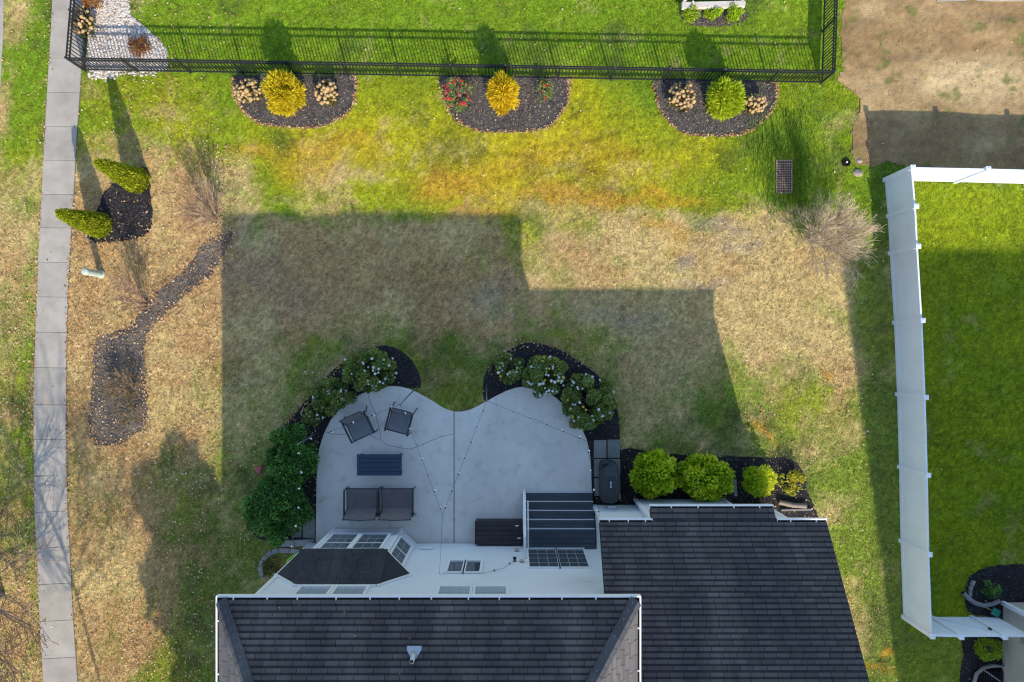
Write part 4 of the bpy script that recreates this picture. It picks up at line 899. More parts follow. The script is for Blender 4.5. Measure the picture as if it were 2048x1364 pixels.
# window well with grid
ww = thing('window_well','curved window well with a dark grid cover beside the tan walk','window well',G(1982,1350))
arc = [G(2012,1420,.15),G(2011,1333,.15),G(1985,1331,.15),G(1966,1336,.15),G(1953,1348,.15),G(1949,1364,.15),G(1949,1420,.15)]
MB().tube(arc,.055,8).build('rim', M_stone, ww, smooth=True)
a0,b0 = G(1951,1336,.12),G(2008,1420,.12); m = MB(); m.box(a0.x+.05,b0.x-.02,b0.y,a0.y-.08,.02,.04); m.build('pit', M_pitd, ww)
m = MB(); x = a0.x+.12
while x < b0.x-.02: m.box(x-.006,x+.006,b0.y,a0.y-.1,.13,.142); x += .075
y = a0.y-.14
while y > b0.y: m.box(a0.x+.08,b0.x-.02,y-.006,y+.006,.1435,.155); y -= .075
q = m.build('grid_cover', M_frame, ww); MB().tube([G(1968,1340,.17),G(2000,1362,.17)],.02,6).build('brace', M_pipe, ww)

# ------------------------------------------------------------------ black metal fence
bf = thing('metal_fence','black metal picket fence closing the green yard behind the beds','fence',G(172,142))
FH = 1.0
def fence_run(A, B, nspan, npick, first=True, last=True):
    A = Vector(A); B = Vector(B); d = (B-A)/nspan; ang = math.atan2(d.y,d.x)
    for i in range(nspan+1):
        if (i == 0 and not first) or (i == nspan and not last): continue
        p = A+d*i; inst(post_me,'post',bf,p,(0,0,ang))
    for i in range(nspan):
        a = A+d*i; b = A+d*(i+1)
        for z in (.12,FH-.17,FH-.02): MB().bar(a+Vector((0,0,z)),b+Vector((0,0,z)),.035,.04,ext=-.026).build('rail', M_black, bf)
        for k in range(1,npick+1): inst(pick_me,'picket',bf,a+d*(k/(npick+1)),(0,0,ang))
_p = MB(); _p.box(-.027,.027,-.027,.027,0,FH+.03); _p.add([(-.034,-.034,FH+.03),(.034,-.034,FH+.03),(.034,.034,FH+.03),(-.034,.034,FH+.03),(0,0,FH+.07)],[(0,1,4),(1,2,4),(2,3,4),(3,0,4),(3,2,1,0)])
_o = _p.build('post', M_black, bf, local=True); post_me = _o.data; bpy.data.objects.remove(_o)
_o = MB().box(-.011,.011,-.011,.011,.06,FH).build('picket', M_black, bf, local=True); pick_me = _o.data; bpy.data.objects.remove(_o)
cL,cR = G(172,142),G(1641,167)
fence_run(cL,cR,14,15); fence_run(cL,G(187,-40),2,12,False,True); fence_run(cR,G(1647.5,-40),2,15,False,True)

# ------------------------------------------------------------------ white vinyl privacy fence with gate
wf = thing('vinyl_fence','tall white vinyl privacy fence round the right hand yard','fence',G(1771,361))
WH = 1.5
_p = MB(); _p.box(-.062,.062,-.062,.062,0,WH+.05); _p.box(-.075,.075,-.075,.075,WH+.05,WH+.075); _p.add([(-.07,-.07,WH+.0755),(.07,-.07,WH+.0755),(.07,.07,WH+.0755),(-.07,.07,WH+.0755),(0,0,WH+.105)],[(0,1,4),(1,2,4),(2,3,4),(3,0,4),(3,2,1,0)])
_o = _p.build('post', M_white, wf, local=True); wpost = _o.data; bpy.data.objects.remove(_o)
_o = MB().box(-.072,.072,-.016,.016,0,1).build('board', M_white, wf, local=True, bevel=.0); wboard = _o.data; bpy.data.objects.remove(_o)
def vpanel(a, b, parent=wf, post=True, z1=WH, gate=False):
    a = Vector((a.x,a.y,0)); b = Vector((b.x,b.y,0)); d = b-a; L = d.length; u = d/L; ang = math.atan2(u.y,u.x)
    e = .06
    MB().bar(a+u*e+Vector((0,0,z1-.05)),b-u*e+Vector((0,0,z1-.05)),.05,.09).build('top_rail', M_white, parent, bevel=.006)
    MB().bar(a+u*e+Vector((0,0,.12)),b-u*e+Vector((0,0,.12)),.05,.14).build('bottom_rail', M_white, parent, bevel=.006)
    n = max(3,round((L-2*e)/.15)); wd = (L-2*e)/n
    for i in range(n): inst(wboard,'board',parent,a+u*(e+wd*(i+.5))+Vector((0,0,.19)),(0,0,ang),((wd-.0012)/.144,1,z1-.285))
def pz(px,py): q = G(px,py,WH+.09); q.z = 0; return q
WP = [pz(1827,334),pz(1834,412),pz(1838,492),pz(1847,641),pz(1853.5,795),pz(1858,951),pz(1861,1110),pz(1867,1274)]
for p in WP: inst(wpost,'post',wf,p)
for a,b in zip(WP,WP[1:]): vpanel(a,b)
NP = [WP[0],pz(1978,337),pz(2130,341),pz(2285,345)]
for p in NP[1:]: inst(wpost,'post',wf,p)
for a,b in zip(NP,NP[1:]): vpanel(a,b)
SP = [WP[-1],pz(1925,1275.5),pz(2012.5,1275.5)]
for p in SP[1:]: inst(wpost,'post',wf,p)
vpanel(SP[0],SP[1]); vpanel(SP[2],Vector((NX-.08,SP[2].y,0)))
gt = thing('vinyl_gate','white vinyl gate with black latch in the white fence','gate',SP[1])
ga = SP[1]+Vector((.09,0,0)); gb = SP[2]-Vector((.09,0,0)); vpanel(ga-Vector((.05,0,0)),gb+Vector((.05,0,0)),gt,False,WH-.02)
for x in (ga.x+.03,gb.x-.03): MB().box(x-.04,x+.04,ga.y-.03,ga.y+.032,.05,WH-.03).build('stile', M_white, gt)
MB().bar((ga.x+.06,ga.y+.03,.2),(gb.x-.06,ga.y+.03,WH-.14),.012,.05,up=(0,1,0)).build('brace', M_white, gt)
MB().box(gb.x-.06,gb.x-.02,ga.y+.03,ga.y+.09,1.02,1.14).build('latch', M_black, gt)

# ------------------------------------------------------------------ plants
def leafset(P, Nrm, l, wratio, up=0.0, spread=0.6, fold=.25):
    n = len(P); P = np.asarray(P); Nrm = np.asarray(Nrm); Nrm = Nrm/np.maximum(np.linalg.norm(Nrm,axis=1,keepdims=True),1e-6)
    R = nrg.normal(size=(n,3)); T = np.cross(Nrm,R); T /= np.maximum(np.linalg.norm(T,axis=1,keepdims=True),1e-6)
    D = T*(1-spread)+Nrm*spread+np.array((0,0,up)); D += nrg.normal(size=(n,3))*.22; D /= np.linalg.norm(D,axis=1,keepdims=True)
    B = np.cross(D,Nrm+nrg.normal(size=(n,3))*.35); B /= np.maximum(np.linalg.norm(B,axis=1,keepdims=True),1e-6)
    U = np.cross(B,D); L = (l*nrg.uniform(.65,1.3,n))[:,None]; W = L*wratio*.5
    V = np.empty((n,4,3),np.float32); V[:,0] = P; V[:,1] = P+D*L*.5+B*W+U*W*fold; V[:,2] = P+D*L; V[:,3] = P+D*L*.5-B*W+U*W*fold
    t = np.array([(0,1,2),(0,2,3)],np.int32); Fc = (t[None]+(np.arange(n)*4)[:,None,None]).reshape(-1,3)
    return V.reshape(-1,3),Fc
def clumps(c, r, K, rc, n, zmin=.03, shape='ball', inner=.55):
    """leaf seats on many small clumps packed through a crown of radii r round c"""
    c = np.array(c); r = np.array(r); C = []
    while len(C) < K:
        v = nrg.normal(size=3); v /= np.linalg.norm(v)
        if shape == 'cone':
            z = nrg.random()**1.5*2-1; k = (1-(z+1)/2)**.75*.92+.05; a = nrg.uniform(0,6.28); q = np.array((math.cos(a)*k,math.sin(a)*k,z))*nrg.uniform(.8,1)
            q[2] = z; p = c+q*r
        else: p = c+v*r*nrg.uniform(inner,1)**.6
        if p[2] > zmin-.02: C.append(p)
    C = np.array(C); rs = rc*nrg.uniform(.7,1.35,K); i = nrg.integers(0,K,n); v = nrg.normal(size=(n,3)); v /= np.linalg.norm(v,axis=1,keepdims=True)
    P = C[i]+v*(rs[i]*nrg.uniform(.55,1,n)**.5)[:,None]; out = (P-c)/r; Nn = v*.6+out/np.maximum(np.linalg.norm(out,axis=1,keepdims=True),1e-6)*.8
    k = P[:,2] > zmin; tone = nrg.random(K)
    return P[k],Nn[k],np.clip(tone[i][k]*.5+nrg.random(k.sum())*.5,0,1)
def stems(base, tips, r0=.02, mat=M_bark, n=4):
    m = MB(); base = Vector(base)
    for t in tips:
        t = Vector(t); mid = base.lerp(t,.5)+Vector((rnd.uniform(-.05,.05),rnd.uniform(-.05,.05),.03)); m.tube([base+Vector((rnd.uniform(-.03,.03),rnd.uniform(-.03,.03),-.03)),mid,t],[r0,r0*.7,r0*.3],n)
    return m
def shrub(name, label, cat, px, py, zc, r, mat, n, K, rc, l=.06, wr=.5, up=.2, spread=.45, shape='ball', group=None, base=None, inner=.55, zmin=.03, foldn=.25, tintmap=None, part='foliage'):
    """px,py: where the crown's centre shows in the photograph at height zc"""
    c = G(px,py,zc); b = Vector((c.x,c.y,0)) if base is None else Vector(base)
    o = thing(name,label,cat,b,group=group)
    P,Nn,t = clumps(c,r,K,rc,n,zmin,shape,inner); V,Fc = leafset(P,Nn,l,wr,up,spread,foldn)
    if tintmap is not None: t = np.clip(tintmap(P,t),0,1)
    f = big_mesh(part,V,Fc,mat,o,False,np.repeat(t,4))
    tips = [c+Vector((rnd.uniform(-.6,.6)*r[0],rnd.uniform(-.6,.6)*r[1],rnd.uniform(0,.7)*r[2])) for _ in range(9)]
    stems(b,tips,.018).build('stem', M_bark, o)
    return o,c
def flowers(o, c, r, n, mats, size=.035, name='flowers', zfrac=.2):
    for mi,(mt,k) in enumerate(mats):
        m = MB()
        for _ in range(k):
            v = Vector((rnd.gauss(0,1),rnd.gauss(0,1),abs(rnd.gauss(0,1))+.25)).normalized(); p = c+Vector((v.x*r[0],v.y*r[1],v.z*r[2]))*rnd.uniform(.9,1.1)
            s_ = size*rnd.uniform(.7,1.25); a0 = rnd.random()*6.28; q = [p+Vector((0,0,.012))]
            for j in range(5):
                a = a0+j*1.2566; q += [p+Vector((math.cos(a-.5)*s_*.8,math.sin(a-.5)*s_*.8,s_*.15)),p+Vector((math.cos(a)*s_,math.sin(a)*s_,s_*.3)),p+Vector((math.cos(a+.5)*s_*.8,math.sin(a+.5)*s_*.8,s_*.15))]
            m.add(q,[(0,1+j*3,2+j*3,3+j*3) for j in range(5)])
        f = m.build(name, mt, o); f['kind'] = 'stuff'
# golden arborvitae by the sidewalk
def arb(label,bx,by,h,rad):
    b = G(bx,by); o = thing('arborvitae_tree',label,'tree',b,group='golden arborvitae beside the sidewalk')
    P,Nn,t = clumps((b.x,b.y,h*.5),(rad,rad,h*.5),420,.085,20000,.04,'cone'); V,Fc = leafset(P,Nn,.06,.5,.5,.5)
    big_mesh('crown',V,Fc,L_arb,o,False,np.repeat(t,4)); MB().tube([(b.x,b.y,-.03),(b.x,b.y,h*.9)],[.05,.01],6).build('trunk',M_bark,o)
arb('golden cone arborvitae standing at the upper end of the dark mulch bed',276,362,2.15,.36)
arb('golden cone arborvitae leaning over the sidewalk edge',202,452,2.05,.35)
# golden thread cypress in the three beds
for lab,px,py,zc,r,mt in (('bushy golden cypress in the left bed by the black fence',566,186,.75,(.43,.45,.74),L_gold),
                          ('narrow deep gold cypress in the middle bed by the black fence',1007,188,.70,(.31,.40,.74),L_goldo),
                          ('lime green cypress in the right bed by the black fence',1447,198,.68,(.45,.40,.70),L_lime)):
    o,c = shrub('cypress_shrub',lab,'shrub',px,py,zc,r,mt,11000,70,.13,.17,.20,.3,.65,group='cypress shrubs in the fence beds',inner=.3)
# dried hydrangeas: every flower head is a part
def bloom_mesh():
    m = MB(); v=[]; 
    for i in range(5):
        for k in range(8):
            ph = math.pi*(i+.5)/5; th = 2*math.pi*k/8; rr = 1+rnd.uniform(-.18,.18); v.append((math.sin(ph)*math.cos(th)*rr,math.sin(ph)*math.sin(th)*rr,math.cos(ph)*.8*rr))
    f=[]
    for i in range(4):
        for k in range(8): f.append((i*8+k,(i+1)*8+k,(i+1)*8+(k+1)%8,i*8+(k+1)%8))
    f.append(tuple(range(8))); f.append(tuple(range(39,31,-1))); return m.add(v,f)
bm_me = None
def hydrangea(label,px,py,rx,ry,n,zc=.38):
    global bm_me
    c = G(px,py,zc); o = thing('hydrangea',label,'shrub',(c.x,c.y,0),group='dried hydrangeas')
    P,Nn,t = clumps((c.x,c.y,zc*.6),(rx*.8,ry*.8,zc*.6),20,.09,500,.03); V,Fc = leafset(P,Nn,.09,.55,.1,.4); big_mesh('foliage',V,Fc,L_olive,o,False,np.repeat(t,4))
    tips=[]; pts=[]; tries=0
    while len(pts) < n and tries < 4000:
        tries += 1; a = rnd.random()*6.28; q = math.sqrt(rnd.random()); p = Vector((c.x+math.cos(a)*rx*q,c.y+math.sin(a)*ry*q,zc+.22*(1-q*q)+rnd.uniform(-.08,.06)))
        if all((p-k).length > .085 for k in pts): pts.append(p)
    for p in pts:
        s_ = rnd.uniform(.036,.078)
        if bm_me is None: ob = bloom_mesh().build('bloom', L_bloomt, o, local=True, smooth=True); bm_me = ob.data; ob.location = p-ORG[o.name]; ob.scale=(s_,)*3
        else: inst(bm_me,'bloom',o,p,(rnd.random(),rnd.random(),rnd.random()*6),(s_,)*3)
        tips.append(p)
    stems((c.x,c.y,0),tips,.012,M_twig,3).build('stem', M_twig, o)
hydrangea('dried tan hydrangea left of the golden cypress in the left bed',497,183,.40,.36,44)
hydrangea('dried tan hydrangea right of the golden cypress in the left bed',653,184,.36,.40,44)
hydrangea('dried tan hydrangea left of the lime green cypress',1363,195,.44,.46,48)
hydrangea('dried tan hydrangea right of the lime green cypress',1510,207,.38,.28,36)
hydrangea('dried tan hydrangea behind the fence beside the pale gravel',164,44,.36,.50,38)
# roses in the middle bed
o,c = shrub('rose_bush','rose bush with many red blooms in the middle fence bed','shrub',917,188,.34,(.48,.50,.34),L_rose,1300,26,.12,.06,.6)
flowers(o,c,(.45,.48,.36),0,[(P_red,26),(P_pink,10)],.045)
o,c = shrub('rose_bush','small sparse rose bush right of the deep gold cypress','shrub',1090,184,.28,(.24,.34,.26),L_rose,650,14,.1,.06,.6)
flowers(o,c,(.2,.26,.3),0,[(P_red,4)],.05)
# red shrubs by the gravel
shrub('red_shrub','small rusty red shrub growing in the pale gravel','shrub',279,93,.2,(.27,.27,.26),L_red,1700,26,.09,.06,.4)
shrub('red_shrub','orange red shrub at the top edge beside the black fence','shrub',182,3,.35,(.22,.25,.3),L_red,900,16,.09,.06,.4)
# patio roses
def prose(label,px,py,r,n,w_,y_,K=30):
    o,c = shrub('white_rose_bush',label,'shrub',px,py,r[2]*.9,r,L_rose,n*2,K,.15,.075,.62,.2,.45,group='white flowering bushes round the patio')
    flowers(o,c,r,0,[(P_white,w_),(P_yel,y_)],.042)
prose('flowering bush with white blooms beside the left patio edge above the chairs',740,740,(.84,.60,.5),6500,44,4,54)
prose('flowering bush sprawling low over the upper left patio edge',664,794,(.58,.50,.38),3200,20,1,30)
prose('small sparse flowering bush in black mulch at the left patio bend',628,832,(.30,.22,.22),700,8,0,12)
prose('small white flowering bush at the notch of the right patio bed',1017,737,(.42,.36,.3),1200,16,4,18)
prose('white flowering bush full of blooms above the right patio edge',1090,752,(.62,.62,.5),4600,58,14,42)
prose('largest white flowering bush at the right patio edge beside the pavers',1176,802,(.80,.80,.56),7000,40,12,60)
# pink asters tiny
for lab,px,py in (('pink flower tuft spilling over the right patio edge',1147,848),('pink flower tuft in the lawn beside the dark green bush',520,938)):
    o,c = shrub('pink_flower','%s'%lab,'flower',px,py,.1,(.13,.13,.1),L_rose,160,6,.05,.05,.5); flowers(o,c,(.12,.12,.1),0,[(P_pink,16)],.035)
# dark green bushes
shrub('evergreen_bush','dark green rounded bush, upper of two left of the patio','shrub',583,914,.6,(.70,.92,.62),L_green,24000,95,.17,.10,.42,.2,.5,inner=.3)
shrub('evergreen_bush','dark green rounded bush, lower and larger of two left of the patio','shrub',552,1018,.68,(.98,.92,.72),L_green,36000,130,.18,.10,.42,.2,.5,inner=.3)
# laurels
sunny = lambda P,t: t*.75
shrub('laurel_shrub','yellow green laurel next to the covered grill','shrub',1312,951,.55,(.74,.66,.56),L_laurel,9000,85,.15,.125,.5,.25,.5,inner=.3,group='yellow green shrubs along the wing')
shrub('laurel_shrub','yellow green laurel, middle of the row along the wing','shrub',1412,953,.55,(.78,.62,.56),L_laurel,9500,80,.15,.125,.5,.25,.5,inner=.3,group='yellow green shrubs along the wing')
shrub('laurel_shrub','small rounded laurel with painted sunlit right side, right end of the row along the wing','shrub',1520,962,.45,(.46,.48,.46),L_laurel,4200,46,.13,.09,.5,.25,.5,inner=.3,group='yellow green shrubs along the wing',tintmap=lambda P,t: t*.6+np.clip((P[:,0]-7.5)*1.6,0,.5))  # gold tint ramps up towards the right as painted sunlight
shrub('variegated_shrub','small loose variegated plant at the bed corner by the wing','shrub',1583,962,.25,(.40,.36,.25),L_laurely,750,16,.1,.09,.4,.2,.4)
# little shrubs by the timber frame
for lab,px,py,mt in (('left of three small green shrubs below the pale timber frame',1383,26,L_laurel),('middle of three small green shrubs below the pale timber frame',1428,22,L_laurel),('right of three small green shrubs below the pale timber frame',1467,26,L_laurel)):
    shrub('boxwood_shrub',lab,'shrub',px,py,.2,(.22,.24,.22),mt,1500,26,.08,.06,.5,group='small shrubs by the timber frame',tintmap=lambda P,t:t*.7)
# neighbour plants
shrub('boxwood_shrub','round green boxwood outside the white gate','shrub',1978,1298,.35,(.34,.32,.34),L_laurel,2600,40,.09,.055,.5,tintmap=lambda P,t:t*.35)
shrub('evergreen_plant','low dark green plant in the neighbouring mulch bed','shrub',1982,1178,.15,(.30,.24,.16),L_green,800,16,.08,.07,.4)
shrub('yellow_weed','yellow green plant inside the stone edging by the bay window','shrub',541,1134,.15,(.22,.32,.16),L_olive,700,14,.09,.07,.4)
# ---- bare shrubs and trees
def grow(m, p, d, L, r, depth, spread, rg, up=.12, seg=3, tips=None, minr=.004, nk=(2,3)):
    pts=[p.copy()]; rad=[r]; q=p.copy(); dd=d.copy()
    for i in range(seg):
        dd = (dd+Vector((rg.gauss(0,.12),rg.gauss(0,.12),rg.gauss(0,.08)+up*.3))).normalized(); q = q+dd*(L/seg); pts.append(q.copy()); rad.append(max(minr,r*(1-.45*(i+1)/seg)))
    m.tube(pts,rad,5 if r > .02 else 3,cap=False)
    if depth == 0:
        if tips is not None: tips.append(q)
        return
    for k in range(rg.randint(*nk)):
        t = rg.uniform(.35,1); i = min(int(t*seg),seg-1); o = pts[i].lerp(pts[i+1],t*seg-i) if i < seg else pts[-1]
        nd = (dd+Vector((rg.gauss(0,spread),rg.gauss(0,spread),rg.gauss(0,spread*.6)+up))).normalized(); grow(m,o,nd,L*rg.uniform(.6,.85),max(minr,r*.58),depth-1,spread,rg,up,seg,tips,minr,nk)
    grow(m,pts[-1],dd,L*.75,max(minr,r*.6),depth-1,spread,rg,up,seg,tips,minr,nk)
def bare_shrub(name,label,base,nst,lean,L,r,depth,seed,mat,spread=.35,out=.5,leafmat=None,nl=0,lsize=.045,cat='shrub'):
    rg = random.Random(seed); b = G(*base); o = thing(name,label,cat,b); m = MB(); tips=[]
    for i in range(nst):
        a = 6.283*i/nst+rg.uniform(-.3,.3); d = Vector((math.cos(a)*out*rg.uniform(.3,1.2)+lean[0],math.sin(a)*out*rg.uniform(.3,1.2)+lean[1],1)).normalized()
        grow(m,b+Vector((math.cos(a)*.06,math.sin(a)*.06,-.03)),d,L*rg.uniform(.8,1.15),r,depth,spread,rg,.1,3,tips)
    m.build('branches',mat,o)
    if nl and tips:
        P = np.array([tuple(tips[rg.randrange(len(tips))]+Vector((rg.gauss(0,.04),rg.gauss(0,.04),rg.gauss(0,.03)))) for _ in range(nl)]); V,Fc = leafset(P,nrg.normal(size=(nl,3))+np.array((0,0,1)),lsize,.55,.1,.4); big_mesh('leaves',V,Fc,leafmat,o,False,np.repeat(nrg.random(nl),4))
    return o
bare_shrub('bare_shrub','large bare twiggy shrub in front of the white fence near the drain grate',(1622,482),18,(.30,-.02),.80,.022,4,21,M_twig,.36,.55,L_olive,700,.035)
bare_shrub('bare_shrub','bare reddish shrub at the upper end of the winding mulch bed',(434,438),11,(-.1,.22),.66,.018,3,22,M_twigr,.32,.38,L_fall,60)
bare_shrub('bare_shrub','bare thin shrub at the middle bend of the winding mulch bed',(291,606),10,(-.05,.18),.62,.018,3,23,M_twigr,.3,.36,L_fall,40)
bare_shrub('bare_shrub','low half bare brown shrub at the lower end of the winding mulch bed',(262,775),12,(-.1,0),.34,.012,3,24,M_twigr,.5,.8,L_olive,900,.04)
bare_shrub('bare_shrub','small half bare shrub with green tufts below the brown shrub',(262,822),8,(-.1,0),.26,.01,2,25,M_twigr,.5,.9,L_olive,420,.045)
def bare_tree(label,base,h,seed,nl=0,spread=.42,lean=(0,0),nb=9,frac=.42,tr=.13,rise=.55,t0=.3,bl=.23,mat=None):
    rg = random.Random(seed); b = Vector(base); o = thing('bare_tree',label,'tree',b); m = MB(); top = b+Vector((lean[0],lean[1],h*frac))
    m.tube([b-Vector((0,0,.1)),b.lerp(top,.5),top],[tr,tr*.75,tr*.5],8); m.build('trunk',M_bark,o); m = MB(); tips=[]
    for i in range(nb):
        a = i*2.4+rg.uniform(-.3,.3); t = t0+(1-t0)*i/nb; p = b.lerp(top,t); d = Vector((math.cos(a)*.9,math.sin(a)*.9,rise)).normalized(); grow(m,p,d,h*bl,.045 if tr > .1 else .03,4,spread,rg,.14,3,tips,.006)
    grow(m,top,Vector((0,0,1)),h*.22,.06,4,spread,rg,.1,3,tips,.006)
    m.build('branches',mat or M_bark,o)
    if nl:
        P = np.array([tuple(rg.choice(tips)) for _ in range(nl)]); V,Fc = leafset(P,nrg.normal(size=(nl,3)),.08,.6,-.2,.3); big_mesh('leaves',V,Fc,L_fall,o,False,np.repeat(nrg.random(nl)*.35,4))
bare_tree('bare street tree at the left edge with branches over the sidewalk',G(4,1190),5.0,31,260,.5,(0,0),16,.5,.13,.18,.35,.27,M_twigr)
bare_tree('bare tree off the lower left corner casting branch shadows on the sidewalk',G(290,1700),9.5,33,0,.42,(0,0),9,.68,.06,.5,.85,.16)
# evergreen beside the front of the house, only its shadow shows
tb = Vector((-7.15,-17.9,0)); o = thing('evergreen_tree','leafy tree beside the house whose shadow falls on the left lawn','tree',tb)
P,Nn,t = clumps((tb.x,tb.y,5.2),(1.6,1.7,4.2),170,.55,36000,.8,'ball',.2); V,Fc = leafset(P,Nn,.28,.5,.1,.4); big_mesh('crown',V,Fc,L_green,o,False,np.repeat(t,4)); MB().tube([tb-Vector((0,0,.1)),tb+Vector((0,0,7))],[.2,.05],8).build('trunk',M_bark,o)

# ------------------------------------------------------------------ patio furniture
def tubes(name, mat, parent, *paths, r=.018, n=8):
    m = MB()
    for p in paths: m.tube(p,r,n)
    return m.build(name,mat,parent,local=True,smooth=True)
def sling(name, mat, parent, prof, x0, x1, sag=.02, nx=6):
    """fabric sheet following the (y,z) profile, sagging between its side rails, with thickness"""
    m = MB(); k = len(prof)
    for top in (0,1):
        for i,(y,z) in enumerate(prof):
            for j in range(nx+1):
                t = j/nx; s_ = sag*4*t*(1-t)*math.sin(math.pi*min(1,max(0,(i+.0)/(k-1)))) ; m.v.append((x0+(x1-x0)*t,y,z-s_-(.008 if top else 0)))
    w_ = nx+1
    for i in range(k-1):
        for j in range(nx):
            a = i*w_+j; m.f.append((a,a+1,a+w_+1,a+w_)); m.m.append(0); b = a+k*w_; m.f.append((b,b+w_,b+w_+1,b+1)); m.m.append(0)
    return m.build(name,mat,parent,local=True,smooth=True)
def seat_unit(o, x0, x1, fab, D=.80, arms=(1,1)):
    f,b = -D/2,D/2
    prof = [(f,.40),(f+.06,.425),(f+.2,.41),(b-.32,.375),(b-.24,.372)]
    sling('seat', fab, o, prof, x0+.03, x1-.03, .03)
    bp = [(b-.25,.385),(b-.2,.5),(b-.13,.68),(b-.07,.84),(b-.04,.93)]
    sling('backrest', fab, o, bp, x0+.03, x1-.03, .0)
    tubes('back_frame', M_frame, o, [(x0+.02,b-.26,.37),(x0+.02,b-.13,.68),(x0+.02,b-.03,.94)],[(x1-.02,b-.26,.37),(x1-.02,b-.13,.68),(x1-.02,b-.03,.94)],[(x0+.02,b-.03,.94),((x0+x1)/2,b-.02,.955),(x1-.02,b-.03,.94)],[(x0,f,.40),(x1,f,.40)],[(x0+.015,f,.40),(x0+.015,b-.26,.365)],[(x1-.015,f,.40),(x1-.015,b-.26,.365)],r=.017)
    for k,(x,on) in enumerate(((x0,arms[0]),(x1,arms[1]))):
        if not on: continue
        s_ = -1 if k == 0 else 1; xx = x+s_*.012
        m = MB(); m.tube([(xx,f-.02,.60),(xx,f+.1,.625),(xx,b-.2,.635),(xx,b-.06,.66)],[.028,.032,.03,.024],8); m.build('armrest', M_frame, o, local=True, smooth=True)
        tubes('leg', M_frame, o, [(xx,f+.02,.60),(xx,f-.01,.3),(xx,f+.02,.0)]); tubes('leg', M_frame, o, [(xx,b-.06,.66),(xx,b-.1,.34),(xx+s_*.015,b+.05,.0)])
def chair(label, px, py, ang, wd=.74):
    c = G(px,py,.045); k = G(px,py,.5); o = thing('patio_chair',label,'chair',(k.x,k.y,.045),math.radians(ang),'sling patio chairs'); seat_unit(o,-wd/2,wd/2,M_sling); return o
chair('grey sling patio chair nearest the bush, left of the two',717,851,25.5)
chair('grey sling patio chair below the light pole, right of the two',800,840,-14.6,.70)
k = G(759,1006,.5); ls = thing('patio_loveseat','double brown sling patio seat facing the slatted table','bench',(k.x,k.y,.045),math.pi)
seat_unit(ls,-1.06,-.045,M_slingb,.88); seat_unit(ls,.045,1.06,M_slingb,.88)
# table
k = G(759,929.5,.42); tb_ = thing('patio_table','low dark blue slatted patio table between the chairs and loveseat','table',(k.x,k.y,.045))
for i in range(5):
    d = .136; y = -.34+d*(i+.5); MB().box(-.71,.71,y-.064,y+.064,.385,.41).build('slat', M_slat, tb_, local=True, bevel=.004)
MB().box(-.66,.66,-.30,.30,.33,.382).build('apron', M_frame, tb_, local=True)
for x in (-.64,.64):
    for y in (-.28,.28): MB().box(x-.025,x+.025,y-.025,y+.025,0,.33).build('leg', M_frame, tb_, local=True)
# grill under cover
k = G(1213.5,957); gr = thing('covered_grill','dark grey cloth covered grill standing on the slate pavers','grill',(k.x,k.y,.04))
def ring(hx,hy,z,ch=.08,jy=0): return [(-hx,-hy+ch+jy,z),(-hx+ch,-hy+jy,z),(hx-ch,-hy+jy,z),(hx,-hy+ch+jy,z),(hx,hy-ch+jy,z),(hx-ch,hy+jy,z),(-hx+ch,hy+jy,z),(-hx,hy-ch+jy,z)]
rs = [ring(.27,.62,.02,.06),ring(.29,.64,.3,.07),ring(.285,.64,.72,.08),ring(.29,.62,.84,.14),ring(.27,.42,.98,.12),ring(.20,.34,1.10,.09),ring(.10,.28,1.13,.06)]
m = MB(); vs = [(x+rnd.uniform(-.008,.008),y+rnd.uniform(-.008,.008),z) for r_ in rs for x,y,z in r_]; fs = [(i*8+j,i*8+(j+1)%8,(i+1)*8+(j+1)%8,(i+1)*8+j) for i in range(6) for j in range(8)]+[tuple(range(48,56))]
m.add(vs,fs); cv = m.build('cover', M_cover, gr, local=True, smooth=False); bv = cv.modifiers.new('soft','SUBSURF'); bv.levels=2; bv.render_levels=2
MB().box(-.055,-.02,-.06,.12,1.135,1.142).build('label_tag', M_bulb, gr, local=True); MB().box(-.047,-.028,-.02,.08,1.1425,1.144).build('label_print', M_black, gr, local=True)
m = MB(); m.tube([(-.24,.52,.80),(-.26,.66,.86),(-.08,.68,.86)],.05,8); m.build('side_handle', M_cover, gr, local=True, smooth=True)
m = MB(); m.box(.30,.42,-.62,-.46,0,.12); q = m.build('foot_block', M_woodh, gr, local=True)

# ------------------------------------------------------------------ string lights on poles
def cat(a,b,sag,n=14): a=Vector(a);b=Vector(b); return [a.lerp(b,i/n)+Vector((0,0,-sag*4*(i/n)*(1-i/n))) for i in range(n+1)]
sock = MB().lathe((0,0,0),[(.018,0),(.02,-.05),(.016,-.06)],8); bulbm = MB().lathe((0,0,0),[(.012,-.06),(.03,-.085),(.036,-.11),(.026,-.138),(.006,-.148)],10)
_s = sock.build('socket', M_wire); _b2 = bulbm.build('bulb', M_bulb, smooth=True); s_me,b_me = _s.data,_b2.data; bpy.data.objects.remove(_s); bpy.data.objects.remove(_b2)
def light_string(label, segs):
    P0 = Vector(segs[0][0]); o = thing('string_lights',label,'string lights',P0,group='patio string lights')
    for a,b,sag,nb in segs:
        pts = cat(a,b,sag); MB().tube(pts,.0042,5).build('wire', M_wire, o)
        for i in range(nb):
            t = (i+.6)/nb*14; k_ = min(int(t),13); p = pts[k_].lerp(pts[k_+1],t-k_)
            s_ = inst(s_me,'socket',o,p,(rnd.uniform(-.3,.3),rnd.uniform(-.3,.3),0)); ORG[s_.name]=ORG[o.name]
            b_ = bpy.data.objects.new('bulb',b_me); COL.objects.link(b_); b_.parent = s_
PT = {2:G(595,889,2.15),1:G(800,809,2.2),3:G(973.5,802,2.2)}; PB = {2:G(637,864,.02),1:G(839,768,.02),3:G(972.5,767,.02)}
